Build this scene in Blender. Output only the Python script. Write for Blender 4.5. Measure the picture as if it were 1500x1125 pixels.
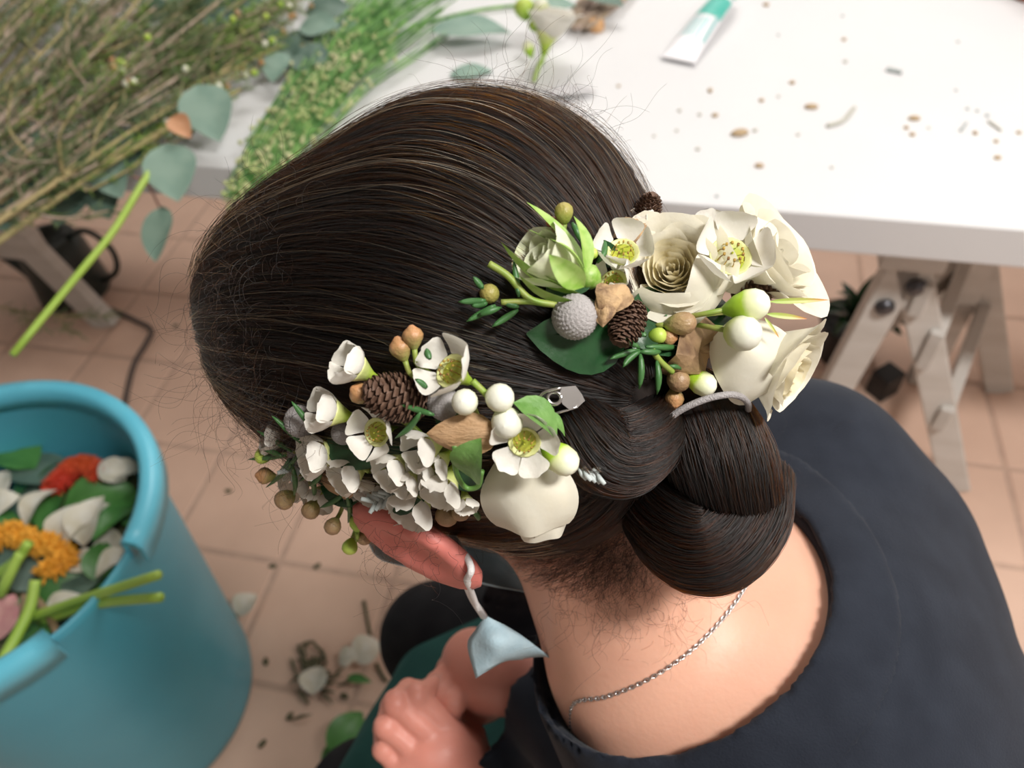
import bpy, bmesh, math, random
import numpy as np
from mathutils import Vector, Matrix, Quaternion
for o in list(bpy.data.objects): bpy.data.objects.remove(o)
SC = bpy.context.scene
COL = SC.collection
random.seed(7); RNG = np.random.default_rng(7)

# ------------------------------------------------------------------ camera
FPX = 1160.0                      # focal length in pixels of the 1500 x 1125 frame
PITCH, ROLL, CAMH = math.radians(47.85), math.radians(-4.16), 1.46
CAM = np.array([0., 0., CAMH])
_f = np.array([0., math.cos(PITCH), -math.sin(PITCH)]); _r = np.array([1., 0., 0.]); _u = np.cross(_r, _f)
CX = math.cos(ROLL)*_r + math.sin(ROLL)*_u      # camera right
CU = -math.sin(ROLL)*_r + math.cos(ROLL)*_u     # camera up
CF = _f                                         # camera forward
cam_data = bpy.data.cameras.new('camera'); cam = bpy.data.objects.new('camera', cam_data); COL.objects.link(cam)
M = Matrix(((CX[0], CU[0], -CF[0], 0), (CX[1], CU[1], -CF[1], 0), (CX[2], CU[2], -CF[2], CAMH), (0, 0, 0, 1)))
cam.matrix_world = M
cam_data.sensor_width = 36.0; cam_data.lens = FPX/1500*36.0
cam_data.clip_start = 0.02; cam_data.clip_end = 60
cam_data.dof.use_dof = True; cam_data.dof.focus_distance = 0.315; cam_data.dof.aperture_fstop = 9.0
SC.camera = cam

# ------------------------------------------------------------------ world, lamps, exposure
W = bpy.data.worlds.new('room_light'); SC.world = W; W.use_nodes = True
W.node_tree.nodes['Background'].inputs[0].default_value = (1.0, 0.985, 0.97, 1)
W.node_tree.nodes['Background'].inputs[1].default_value = 0.50
def area(name, loc, target, sx, sy, power, color=(1, 0.97, 0.93)):
    L = bpy.data.lights.new(name, 'AREA'); L.shape = 'RECTANGLE'; L.size = sx; L.size_y = sy; L.energy = power; L.color = color
    o = bpy.data.objects.new(name, L); COL.objects.link(o); o.location = loc
    o.rotation_euler = (Vector(target)-Vector(loc)).to_track_quat('-Z', 'Y').to_euler(); return o
area('ceiling_lamp', (0.95, -0.35, 2.88), (0.95, -0.35, 0), 0.6, 0.3, 74)
area('ceiling_lamp', (2.3, 0.5, 2.88), (2.3, 0.5, 0), 1.0, 0.5, 34)
area('ceiling_lamp', (0.5, 3.0, 2.88), (0.5, 3.0, 0), 1.6, 0.6, 54)
SC.view_settings.view_transform = 'Standard'; SC.view_settings.look = 'None'
SC.view_settings.exposure = -0.12; SC.view_settings.gamma = 1.0; SC.view_settings.use_curve_mapping = False

# ------------------------------------------------------------------ helpers
def ray(px, py):
    d = CF + (px-750)/FPX*CX - (py-562.5)/FPX*CU
    return d/np.linalg.norm(d)
def P(px, py, z):                 # point of height z seen at a pixel
    d = ray(px, py); return CAM + d*((z-CAMH)/d[2])
def PD(px, py, dist):             # point at a distance along a pixel's ray
    return CAM + ray(px, py)*dist
def nrm(v): v = np.asarray(v, float); return v/np.linalg.norm(v)
def vdir(a, b, c):                # image right, image up, towards the viewer -> world
    return nrm(a*CX + b*CU - c*CF)
def mkmesh(name, V, F, mat=None, smooth=True):
    me = bpy.data.meshes.new(name)
    V = np.asarray(V, np.float64)
    if isinstance(F, np.ndarray):
        n, k = F.shape
        me.vertices.add(len(V)); me.vertices.foreach_set('co', V.ravel())
        me.loops.add(n*k); me.loops.foreach_set('vertex_index', F.ravel().astype(np.int32))
        me.polygons.add(n); me.polygons.foreach_set('loop_start', np.arange(0, n*k, k, dtype=np.int32))
        me.update(calc_edges=True); me.validate()
    else:
        me.from_pydata([tuple(v) for v in V], [], [tuple(f) for f in F]); me.update()
    if smooth and len(me.polygons): me.polygons.foreach_set('use_smooth', np.ones(len(me.polygons), bool))
    if mat: me.materials.append(mat)
    return me
def link(name, me, parent=None, mw=None):
    o = bpy.data.objects.new(name, me); COL.objects.link(o)
    if parent is not None: o.parent = parent
    if mw is not None: o.matrix_local = mw
    return o
def tag(o, label=None, cat=None, group=None, kind=None):
    if label: o['label'] = label
    if cat: o['category'] = cat
    if group: o['group'] = group
    if kind: o['kind'] = kind
    return o
def empty(name, loc=(0, 0, 0), label=None, cat=None, group=None, mw=None):
    o = bpy.data.objects.new(name, None); COL.objects.link(o); o.empty_display_size = 0.02
    if mw is not None: o.matrix_world = mw
    else: o.location = Vector(loc)
    return tag(o, label, cat, group)
def frame(origin, z, x=None, scale=1.0):   # matrix whose local z points along z
    z = nrm(z); x = np.array([1., 0.13, 0.21]) if x is None else np.asarray(x, float)
    x = x - z*np.dot(x, z); n = np.linalg.norm(x)
    if n < 1e-5: x = np.cross(z, [0, 1, 0.3]); n = np.linalg.norm(x)
    x = x/n; y = np.cross(z, x)
    return Matrix(((x[0]*scale, y[0]*scale, z[0]*scale, origin[0]), (x[1]*scale, y[1]*scale, z[1]*scale, origin[1]), (x[2]*scale, y[2]*scale, z[2]*scale, origin[2]), (0, 0, 0, 1)))
class MB:                          # collects shapes into one mesh
    def __init__(s): s.V = []; s.F = []; s.n = 0
    def add(s, V, F):
        V = np.asarray(V, float); s.V.append(V); s.F += [tuple(i+s.n for i in f) for f in F]; s.n += len(V); return s
    def box(s, c, size, R=None, taper=1.0):
        h = np.array(size)/2; v = np.array([[x, y, z] for x in (-1, 1) for y in (-1, 1) for z in (-1, 1)], float)*h
        if taper != 1.0: v[v[:, 2] > 0, :2] *= taper
        if R is not None: v = v@np.asarray(R).T
        return s.add(v+np.array(c), [(0, 1, 3, 2), (4, 6, 7, 5), (0, 4, 5, 1), (2, 3, 7, 6), (0, 2, 6, 4), (1, 5, 7, 3)])
    def beam(s, a, b, w, t, up=(0, 0, 1)):
        a, b = np.array(a, float), np.array(b, float); z = nrm(b-a); x = np.cross(up, z); x = nrm(x); y = np.cross(z, x)
        return s.box((a+b)/2, (w, t, np.linalg.norm(b-a)), np.stack([x, y, z], 1))
    def tube(s, pts, rad, n=8, cap=True):
        V, F = tube(pts, rad, n, cap); return s.add(V, F)
    def lathe(s, prof, n=16, **k):
        V, F = lathe(prof, n, **k); return s.add(V, F)
    def mesh(s, name, mat, smooth=True): return mkmesh(name, np.concatenate(s.V), s.F, mat, smooth)
    def obj(s, name, mat, parent=None, smooth=True, mw=None): return link(name, s.mesh(name, mat, smooth), parent, mw)
def bevel(o, w=0.002, seg=2):
    m = o.modifiers.new('bevel', 'BEVEL'); m.width = w; m.segments = seg; m.limit_method = 'ANGLE'; return o
def tube(pts, rad, n=8, cap=True):
    pts = np.asarray(pts, float); m = len(pts); rad = np.broadcast_to(np.asarray(rad, float), (m,))
    T = np.gradient(pts, axis=0); T /= np.linalg.norm(T, axis=1)[:, None]+1e-12
    ref = np.array([0.3, 0.2, 1.0]); x = np.cross(ref, T[0]); x = x/(np.linalg.norm(x)+1e-9)
    V = []
    for i in range(m):
        x = x-T[i]*np.dot(x, T[i]); x /= np.linalg.norm(x)+1e-12; y = np.cross(T[i], x)
        a = np.arange(n)*2*math.pi/n
        V.append(pts[i]+rad[i]*(np.cos(a)[:, None]*x+np.sin(a)[:, None]*y))
    V = np.concatenate(V); F = []
    for i in range(m-1):
        for j in range(n):
            k = (j+1) % n; F.append((i*n+j, i*n+k, (i+1)*n+k, (i+1)*n+j))
    if cap: F.append(tuple(range(n-1, -1, -1))); F.append(tuple((m-1)*n+j for j in range(n)))
    return V, F
def lathe(prof, n=16, close=False):          # profile of (r, z)
    V = []; F = []; m = len(prof); a = np.arange(n)*2*math.pi/n
    for r, z in prof: V.append(np.stack([r*np.cos(a), r*np.sin(a), np.full(n, z)], 1))
    for i in range(m-1):
        for j in range(n):
            k = (j+1) % n; F.append((i*n+j, i*n+k, (i+1)*n+k, (i+1)*n+j))
    return np.concatenate(V), F
def grid(fn, nu, nv):                        # surface from fn(u in -1..1, v in 0..1)
    V = [fn(-1+2*i/nu, j/nv) for j in range(nv+1) for i in range(nu+1)]
    F = [(j*(nu+1)+i, j*(nu+1)+i+1, (j+1)*(nu+1)+i+1, (j+1)*(nu+1)+i) for j in range(nv) for i in range(nu)]
    return V, F
def bez(pts, n=24):                          # Catmull-Rom through points
    p = np.asarray(pts, float); p = np.concatenate([[2*p[0]-p[1]], p, [2*p[-1]-p[-2]]]); out = []
    m = len(p)-3; t = np.linspace(0, m, n)
    for q in t:
        i = min(int(q), m-1); s = q-i; a, b, c, d = p[i:i+4]
        out.append(0.5*(2*b+(c-a)*s+(2*a-5*b+4*c-d)*s*s+(3*b-a-3*c+d)*s**3))
    return np.array(out)
def copy_tree(o, parent=None, mw=None):
    c = o.copy(); COL.objects.link(c); c.parent = parent
    if mw is not None: c.matrix_local = mw
    for ch in o.children: copy_tree(ch, c)
    return c

# ------------------------------------------------------------------ materials
def mat(name, col, rough=0.5, col2=None, nscale=8.0, detail=3.0, bump=0.0, bscale=None, metal=0.0, spec=0.5, sss=0.0, sssr=(1, 0.5, 0.3), ssss=0.005, trans=0.0, coat=0.0, ramp=(0.35, 0.65), kind='noise', stretch=None, sheen=0.0):
    m = bpy.data.materials.new(name); m.use_nodes = True; nt = m.node_tree; b = nt.nodes['Principled BSDF']
    b.inputs['Base Color'].default_value = (*col, 1); b.inputs['Roughness'].default_value = rough; b.inputs['Metallic'].default_value = metal
    b.inputs['Specular IOR Level'].default_value = spec; b.inputs['Coat Weight'].default_value = coat
    if sheen: b.inputs['Sheen Weight'].default_value = sheen; b.inputs['Sheen Roughness'].default_value = 0.5
    if sss: b.inputs['Subsurface Weight'].default_value = sss; b.inputs['Subsurface Radius'].default_value = sssr; b.inputs['Subsurface Scale'].default_value = ssss
    tc = nt.nodes.new('ShaderNodeTexCoord'); mp = nt.nodes.new('ShaderNodeMapping'); nt.links.new(tc.outputs['Object'], mp.inputs[0])
    if stretch: mp.inputs['Scale'].default_value = stretch
    def tex(scale):
        if kind == 'voronoi':
            t = nt.nodes.new('ShaderNodeTexVoronoi'); t.inputs['Scale'].default_value = scale; nt.links.new(mp.outputs[0], t.inputs['Vector']); return t.outputs['Distance']
        t = nt.nodes.new('ShaderNodeTexNoise'); t.inputs['Scale'].default_value = scale; t.inputs['Detail'].default_value = detail; nt.links.new(mp.outputs[0], t.inputs['Vector']); return t.outputs[0]
    csock = None
    if col2:
        r = nt.nodes.new('ShaderNodeValToRGB'); r.color_ramp.elements[0].position = ramp[0]; r.color_ramp.elements[1].position = ramp[1]
        r.color_ramp.elements[0].color = (*col, 1); r.color_ramp.elements[1].color = (*col2, 1)
        nt.links.new(tex(nscale), r.inputs[0]); nt.links.new(r.outputs[0], b.inputs['Base Color']); csock = r.outputs[0]
    if bump:
        bn = nt.nodes.new('ShaderNodeBump'); bn.inputs['Strength'].default_value = min(1.0, bump); bn.inputs['Distance'].default_value = 0.002*max(1, bump)
        nt.links.new(tex(bscale or nscale), bn.inputs['Height']); nt.links.new(bn.outputs[0], b.inputs['Normal'])
    if trans:
        tr = nt.nodes.new('ShaderNodeBsdfTranslucent'); tr.inputs[0].default_value = (*col, 1)
        if csock: nt.links.new(csock, tr.inputs[0])
        mx = nt.nodes.new('ShaderNodeMixShader'); mx.inputs[0].default_value = trans
        nt.links.new(b.outputs[0], mx.inputs[1]); nt.links.new(tr.outputs[0], mx.inputs[2]); nt.links.new(mx.outputs[0], nt.nodes['Material Output'].inputs[0])
    return m
def grad_mat(name, stops, axis='Z', rough=0.45, trans=0.0, bump=0.0, bscale=300, noise=0.0, nscale=200, spec=0.5):
    # colour runs along an axis of the object's own bounding box (a calyx green at its foot, pale at its rim)
    m = bpy.data.materials.new(name); m.use_nodes = True; nt = m.node_tree; b = nt.nodes['Principled BSDF']
    b.inputs['Roughness'].default_value = rough; b.inputs['Specular IOR Level'].default_value = spec
    tc = nt.nodes.new('ShaderNodeTexCoord'); sp = nt.nodes.new('ShaderNodeSeparateXYZ'); nt.links.new(tc.outputs['Generated'], sp.inputs[0])
    r = nt.nodes.new('ShaderNodeValToRGB'); e = r.color_ramp.elements
    e[0].position, e[0].color = stops[0][0], (*stops[0][1], 1); e[1].position, e[1].color = stops[-1][0], (*stops[-1][1], 1)
    for p, c in stops[1:-1]: q = e.new(p); q.color = (*c, 1)
    src = sp.outputs[axis]
    if noise:
        t = nt.nodes.new('ShaderNodeTexNoise'); t.inputs['Scale'].default_value = nscale; nt.links.new(tc.outputs['Object'], t.inputs['Vector'])
        ma = nt.nodes.new('ShaderNodeMath'); ma.operation = 'MULTIPLY_ADD'; nt.links.new(t.outputs[0], ma.inputs[0]); ma.inputs[1].default_value = noise; nt.links.new(src, ma.inputs[2])
        mb = nt.nodes.new('ShaderNodeMath'); mb.operation = 'SUBTRACT'; nt.links.new(ma.outputs[0], mb.inputs[0]); mb.inputs[1].default_value = noise/2; src = mb.outputs[0]
    nt.links.new(src, r.inputs[0]); nt.links.new(r.outputs[0], b.inputs['Base Color'])
    if bump:
        t2 = nt.nodes.new('ShaderNodeTexNoise'); t2.inputs['Scale'].default_value = bscale; nt.links.new(tc.outputs['Object'], t2.inputs['Vector'])
        bn = nt.nodes.new('ShaderNodeBump'); bn.inputs['Strength'].default_value = bump; bn.inputs['Distance'].default_value = 0.001
        nt.links.new(t2.outputs[0], bn.inputs['Height']); nt.links.new(bn.outputs[0], b.inputs['Normal'])
    if trans:
        tr = nt.nodes.new('ShaderNodeBsdfTranslucent'); nt.links.new(r.outputs[0], tr.inputs[0])
        mx = nt.nodes.new('ShaderNodeMixShader'); mx.inputs[0].default_value = trans
        nt.links.new(b.outputs[0], mx.inputs[1]); nt.links.new(tr.outputs[0], mx.inputs[2]); nt.links.new(mx.outputs[0], nt.nodes['Material Output'].inputs[0])
    return m

# ------------------------------------------------------------------ floor
YAW = math.radians(-14.75); T = 0.25
ax = np.array([math.cos(YAW), math.sin(YAW), 0.]); ay = np.array([-math.sin(YAW), math.cos(YAW), 0.])   # room axes: along / away from the table edge
def RP(gx, gy, z=0.0): return ax*gx+ay*gy+np.array([0, 0, z])
def toroom(p): return float(np.dot(p[:2], ax[:2])), float(np.dot(p[:2], ay[:2]))
m_grout = mat('grout', (0.56, 0.39, 0.30), 0.9, (0.48, 0.33, 0.26), 30, bump=0.3, bscale=200)
m_tile = mat('floor_tile_ceramic', (0.70, 0.485, 0.375), 0.42, (0.63, 0.43, 0.33), 9, detail=5, bump=0.08, bscale=60, ramp=(0.3, 0.75))
fl = MB(); fl.box((0, 1.0, -0.052), (9, 9, 0.1))
floor = fl.obj('floor', m_grout, smooth=False); tag(floor, kind='structure')
tb = MB(); tb.box((0, 0, 0), (T-0.012, T-0.012, 0.012)); tile_me = tb.mesh('tile', m_tile, smooth=False)
bm = bmesh.new(); bm.from_mesh(tile_me); bmesh.ops.bevel(bm, geom=[e for e in bm.edges], offset=0.002, segments=1, affect='EDGES'); bm.to_mesh(tile_me); bm.free()
ox, oy = (-5.874 % 1)*T, (6.827 % 1)*T
for i in range(-10, 12):
    for j in range(-3, 12):
        c = RP(ox+(i+0.5)*T, oy+(j+0.5)*T, -0.006+random.uniform(-0.0006, 0.0004))
        d = c-CAM; zz = d@CF
        if zz < 0.1: continue
        u, v = 750+FPX*(d@CX)/zz, 562.5-FPX*(d@CU)/zz
        if -560 < u < 2250 and -300 < v < 1900:
            o = link('floor_tile', tile_me, floor); o.location = Vector(c); o.rotation_euler = (0, 0, YAW)

# ------------------------------------------------------------------ walls and ceiling, outside the frame
m_wall = mat('wall_paint', (0.62, 0.62, 0.61), 0.8, (0.58, 0.58, 0.57), 4)
GX0, GX1, GY0, GY1, WH = -3.2, 3.4, -2.4, 3.4, 2.95
R3 = np.stack([ax, ay, [0, 0, 1.]], 1)
for nm, c, sz in (('wall_back', ((GX0+GX1)/2, GY1+0.05, WH/2), (GX1-GX0+0.2, 0.1, WH)), ('wall_front', ((GX0+GX1)/2, GY0-0.05, WH/2), (GX1-GX0+0.2, 0.1, WH)),
                  ('wall_left', (GX0-0.05, (GY0+GY1)/2, WH/2), (0.1, GY1-GY0, WH)), ('wall_right', (GX1+0.05, (GY0+GY1)/2, WH/2), (0.1, GY1-GY0, WH)), ('ceiling', ((GX0+GX1)/2, (GY0+GY1)/2, WH+0.05), (GX1-GX0+0.2, GY1-GY0+0.2, 0.1))):
    w_ = MB(); w_.box(RP(*c), sz, R3); tag(w_.obj(nm, m_wall, smooth=False), kind='structure')

# ------------------------------------------------------------------ table
TZ, TT = 0.73, 0.068
EDGE = toroom(P(976, 296, TZ))[1]            # distance of the front edge in the room frame
m_white = mat('white_laminate', (0.70, 0.70, 0.705), 0.55, (0.675, 0.675, 0.685), 3, bump=0.02, bscale=120, spec=0.3)
m_wood = mat('white_painted_wood', (0.60, 0.575, 0.54), 0.5, (0.53, 0.50, 0.46), 6, detail=6, stretch=(1, 1, 6), bump=0.08, bscale=40)
tt = MB(); R3 = np.stack([ax, ay, [0, 0, 1.]], 1); tt.box(RP(0.0, EDGE+0.425, TZ-TT/2), (3.6, 0.85, TT), R3)
table = bevel(tt.obj('table_top', m_white, smooth=False), 0.003, 2)
tag(table, 'long white laminate table top resting on wooden trestles', 'table')

# ================================================================== PERSON
# ---- implicit shapes: every body part is a distance field, blended and turned into one mesh
def sm(a, b, k):
    h = np.clip(0.5+0.5*(b-a)/k, 0, 1); return b+(a-b)*h-k*h*(1-h)
def smx(a, b, k): return -sm(-a, -b, k)
def ell(p, c, axes, rad):
    q = (p-np.asarray(c))@np.asarray(axes).T/np.asarray(rad)
    k0 = np.linalg.norm(q, axis=1)+1e-9; k1 = np.linalg.norm(q/np.asarray(rad), axis=1)+1e-9
    return k0*(k0-1)/k1
def cap(p, a, b, ra, rb):
    a, b = np.asarray(a, float), np.asarray(b, float); ab = b-a
    h = np.clip((p-a)@ab/(ab@ab), 0, 1); return np.linalg.norm(p-a-h[:, None]*ab, axis=1)-(ra+(rb-ra)*h)
def chain(p, pts, rads, k=0.01):
    d = None
    for i in range(len(pts)-1):
        e = cap(p, pts[i], pts[i+1], rads[i], rads[i+1]); d = e if d is None else sm(d, e, k)
    return d
def surfnet(fn, lo, hi, h):
    lo, hi = np.asarray(lo, float), np.asarray(hi, float); n = np.ceil((hi-lo)/h).astype(int)+1
    g = [lo[i]+h*np.arange(n[i]) for i in range(3)]
    X = np.stack(np.meshgrid(*g, indexing='ij'), -1).reshape(-1, 3)
    D = np.concatenate([fn(X[i:i+200000]) for i in range(0, len(X), 200000)]).reshape(n)
    S = D < 0
    c = np.zeros(n-1, int)
    off = [(a, b, e) for a in (0, 1) for b in (0, 1) for e in (0, 1)]
    sl = lambda A, o: A[o[0]:n[0]-1+o[0], o[1]:n[1]-1+o[1], o[2]:n[2]-1+o[2]]
    for o in off: c += sl(S, o)
    act = (c > 0) & (c < 8); idx = -np.ones(n-1, int); idx[act] = np.arange(act.sum())
    I = np.stack(np.nonzero(act), 1); acc = np.zeros((len(I), 3)); cnt = np.zeros(len(I))
    for a in off:
        for ax_ in range(3):
            if a[ax_]: continue
            b = list(a); b[ax_] = 1; b = tuple(b)
            da = D[I[:, 0]+a[0], I[:, 1]+a[1], I[:, 2]+a[2]]; db = D[I[:, 0]+b[0], I[:, 1]+b[1], I[:, 2]+b[2]]
            m = (da < 0) != (db < 0); t = np.where(m, da/(da-db+1e-20), 0)
            q = np.array(a, float)[None]+np.zeros((len(I), 1)); q[:, ax_] = t
            acc[m] += q[m]; cnt[m] += 1
    V = lo+h*(I+acc/cnt[:, None]); F = []
    for ax_ in range(3):
        u, v = [(1, 2), (2, 0), (0, 1)][ax_]
        s = [slice(1, n[i]-1) for i in range(3)]; s[ax_] = slice(0, n[ax_]-1)
        s2 = list(s); s2[ax_] = slice(1, n[ax_])
        a, b = S[tuple(s)], S[tuple(s2)]; e = np.stack(np.nonzero(a != b), 1)
        if not len(e): continue
        fl = a[e[:, 0], e[:, 1], e[:, 2]]
        base = e.copy(); base[:, [i for i in range(3) if i != ax_]] += 1
        def at(du, dv):
            q = base.copy(); q[:, u] -= du; q[:, v] -= dv; return idx[q[:, 0], q[:, 1], q[:, 2]]
        qd = np.stack([at(1, 1), at(0, 1), at(0, 0), at(1, 0)], 1)
        qd[~fl] = qd[~fl][:, ::-1]; F.append(qd)
    F = np.concatenate(F); F = F[(F >= 0).all(1)]
    return V, F
def sgrad(fn, p, e=0.0006):
    g = np.stack([fn(p+np.eye(3)[i]*e)-fn(p-np.eye(3)[i]*e) for i in range(3)], 1)
    return g/(np.linalg.norm(g, axis=1)[:, None]+1e-12)
def hit(fn, px, py, start=0.15, far=1.2):           # point of a surface seen at a pixel
    d = ray(px, py); t = start
    for _ in range(160):
        s = fn((CAM+d*t)[None])[0]
        if s < 0.0002 or t > far: break
        t += max(s*0.8, 0.0003)
    return CAM+d*t, t

# ---- joints, from the photograph's directions and a seated body's sizes
HU = nrm([-0.77, 0.10, 0.63])                        # crown
HL = nrm([-0.06, -0.95, 0.08-0.36])                  # her left
HL = nrm(HL-HU*(HL@HU)); HF = np.cross(HL, HU)       # face (bowed)
HA = np.stack([HF, HL, HU])
SK = PD(632, 540, 0.395)                             # middle of the skull
HC = PD(668, 456, 0.389)                             # middle of the hair volume
NB = PD(1015, 935, 0.455)                            # foot of the neck, at the back
KR, KL = P(640, 935, 0.545), P(540, 1180, 0.545)     # knees
HIPR, HIPL = np.array([0.30, 0.40, 0.565]), np.array([0.28, 0.14, 0.565])
SHR, SHL = NB+np.array([0.110, 0.135, -0.060]), NB+np.array([0.045, -0.165, -0.075])
ELR, ELL = np.array([0.07, 0.47, 0.83]), PD(985, 1180, 0.60)
WRR, WRL = PD(775, 1000, 0.655), PD(690, 1160, 0.67)
CHEST = NB+np.array([0.105, 0.0, -0.165])
WAIST = np.array([0.24, 0.27, 0.74])
FEETR, FEETL = np.array([-0.10, 0.42, 0.05]), np.array([-0.13, 0.24, 0.05])
tl = nrm([NB[0]-WAIST[0], 0, NB[2]-WAIST[2]]); tb_ = nrm(np.cross(tl, [0, 1, 0])); TA = np.stack([tb_, np.array([0, 1., 0]), np.cross(tb_, [0, 1, 0])])

EARC = PD(612, 800, 0.352)
ear_l = nrm(0.84*CX-0.54*CU+0.12*CF); ear_n = nrm(HL+0.5*HF*0-0.1*HU); ear_n = nrm(ear_n-ear_l*(ear_n@ear_l)); ear_w = np.cross(ear_l, ear_n)
EA = np.stack([ear_l, ear_w, ear_n])
NK0 = SK-HU*0.055-HF*0.035                            # top of the neck inside the skull
NK1 = NB+np.array([-0.028, 0.010, -0.03])
def sd_head(p):
    d = ell(p, SK-HF*0.005, HA, (0.092, 0.077, 0.092))
    d = sm(d, ell(p, SK+HF*0.040-HU*0.060, HA, (0.055, 0.054, 0.070)), 0.03)      # face
    d = sm(d, ell(p, SK+HF*0.070-HU*0.118, HA, (0.026, 0.030, 0.022)), 0.025)     # chin
    d = sm(d, cap(p, SK+HF*0.098-HU*0.030, SK+HF*0.116-HU*0.064, 0.007, 0.011), 0.012)   # nose
    for s in (-1, 1):
        d = smx(d, -ell(p, SK+HF*0.105-HU*0.030+HL*s*0.033, HA, (0.012, 0.017, 0.011)), 0.010)
        d = sm(d, ell(p, SK+HF*0.088-HU*0.030+HL*s*0.032, HA, (0.012, 0.012, 0.012)), 0.003)   # eyes, lids closed
    d = sm(d, cap(p, SK+HF*0.098-HU*0.092-HL*0.016, SK+HF*0.098-HU*0.092+HL*0.016, 0.006, 0.006), 0.006)
    e = ell(p, EARC, EA, (0.034, 0.019, 0.0085))
    e = smx(e, -ell(p, EARC+EA[2]*0.010-EA[1]*0.004, EA, (0.024, 0.012, 0.008)), 0.006)
    d = sm(d, e, 0.008)
    er = 2*SK-EARC+2*HU*((EARC-SK)@HU)+2*HF*((EARC-SK)@HF)
    return sm(d, ell(p, er, HA, (0.02, 0.009, 0.033)), 0.01)
def sd_torso(p):
    d = ell(p, CHEST, TA, (0.118, 0.165, 0.20))
    d = sm(d, cap(p, SHR, SHL, 0.055, 0.055), 0.05)
    d = sm(d, cap(p, SHR+np.array([0.045, -0.03, -0.06]), SHL+np.array([0.045, 0.03, -0.06]), 0.075, 0.075), 0.05)
    d = sm(d, ell(p, WAIST, TA, (0.105, 0.145, 0.17)), 0.08)
    return sm(d, ell(p, (HIPR+HIPL)/2+np.array([0.03, 0, 0.02]), np.eye(3), (0.14, 0.18, 0.11)), 0.06)
def sd_arms(p):
    d = chain(p, [SHR, ELR, WRL], [0.058, 0.044, 0.028], 0.02)
    return sm(d, chain(p, [SHL, ELL, WRR], [0.058, 0.046, 0.030], 0.02), 0.01)
def sd_neck(p):
    d = cap(p, NK0, NK1, 0.047, 0.050)
    return sm(d, cap(p, NK1+np.array([0.03, 0.10, -0.055]), NK1+np.array([0.03, -0.10, -0.055]), 0.05, 0.05), 0.065)
def sd_core(p): return sm(sm(sd_torso(p), sd_neck(p), 0.035), sd_arms(p), 0.03)
def sd_skin(p): return sm(sd_core(p), sd_head(p), 0.025)

# ---- hands
def hp(px, py, d): return PD(px, py, d)
LH = dict(w=WRL, palm=[hp(640, 1110, 0.655), hp(610, 1128, 0.66)],
  f=[[hp(688, 1098, .648), hp(610, 1020, .628), hp(640, 1003, .648), hp(662, 1018, .665)],
     [hp(655, 1098, .640), hp(580, 1030, .626), hp(598, 1010, .650), hp(628, 1012, .668)],
     [hp(622, 1112, .640), hp(566, 1064, .632), hp(572, 1034, .655), hp(600, 1028, .672)],
     [hp(592, 1132, .645), hp(562, 1098, .640), hp(560, 1068, .660), hp(584, 1056, .672)]],
  t=[hp(700, 1120, .655), hp(690, 1080, .668), hp(672, 1052, .676)])
RH = dict(w=WRR, palm=[hp(715, 985, 0.655), hp(690, 968, 0.660)],
  f=[[hp(692, 992, .645), hp(664, 1030, .640), hp(655, 1066, .652), hp(664, 1088, .662)],
     [hp(682, 976, .650), hp(648, 1018, .644), hp(636, 1050, .656), hp(644, 1070, .668)],
     [hp(682, 960, .656), hp(640, 1002, .650), hp(622, 1030, .664), hp(630, 1050, .674)],
     [hp(690, 948, .664), hp(655, 978, .664), hp(635, 1004, .676), hp(640, 1024, .684)]],
  t=[hp(735, 1012, .660), hp(715, 1034, .668), hp(692, 1052, .674)])
def sd_hand(p, H):
    d = cap(p, H['w'], H['palm'][0], 0.026, 0.027)
    d = sm(d, cap(p, H['palm'][0], H['palm'][1], 0.026, 0.022), 0.02)
    for i, f in enumerate(H['f']):
        r = [0.0098, 0.0087, 0.0079, 0.0067]; s = [1, 1.03, 0.98, 0.85][i]
        d = sm(d, cap(p, H['palm'][i > 1], f[0], 0.015, 0.0108), 0.010)
        d = sm(d, chain(p, f, [q*s for q in r], 0.002), 0.0018)
        d = sm(d, np.linalg.norm(p-f[1], axis=1)-0.0096*s, 0.002)
    return sm(d, chain(p, H['t'], [0.013, 0.011, 0.0085], 0.004), 0.005)

person = empty('person', (0.05, 0.3, 0.0), 'seated person with dark pinned-up hair, head bowed, hands clasped in the lap', 'person')
PINV = person.matrix_world.copy(); PINV = Matrix.Translation((-0.05, -0.3, 0))
def pobj(name, V, F, m, parent=None):
    o = link(name, mkmesh(name, V, F, m), parent or person)
    if parent is None: o.matrix_local = PINV
    return o

# skin colour: pinker ears and hands
def skin_mat():
    m = mat('skin', (0.70, 0.40, 0.285), 0.46, (0.63, 0.33, 0.235), 14, detail=6, bump=0.10, bscale=350, sss=0.25, ssss=0.006, spec=0.4, ramp=(0.3, 0.72))
    nt = m.node_tree; b = nt.nodes['Principled BSDF']; src = b.inputs['Base Color'].links[0].from_socket
    a = nt.nodes.new('ShaderNodeAttribute'); a.attribute_name = 'flush'
    mx = nt.nodes.new('ShaderNodeMix'); mx.data_type = 'RGBA'; nt.links.new(a.outputs['Fac'], mx.inputs[0]); nt.links.new(src, mx.inputs[6]); mx.inputs[7].default_value = (0.60, 0.185, 0.155, 1)
    nt.links.new(mx.outputs[2], b.inputs['Base Color']); return m
m_skin = skin_mat()
V1, F1 = surfnet(sd_skin, [-0.30, 0.02, 0.93], [0.36, 0.52, 1.36], 0.0045)
fl1 = np.clip(1-(np.abs(sd_head(V1)) > 1)-np.clip((ell(V1, EARC, EA, (0.034, 0.019, 0.0085)))/0.012, 0, 1), 0, 1)*1.0
Vs, Fs, As = [V1], [F1], [fl1]; n0 = len(V1)
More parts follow.
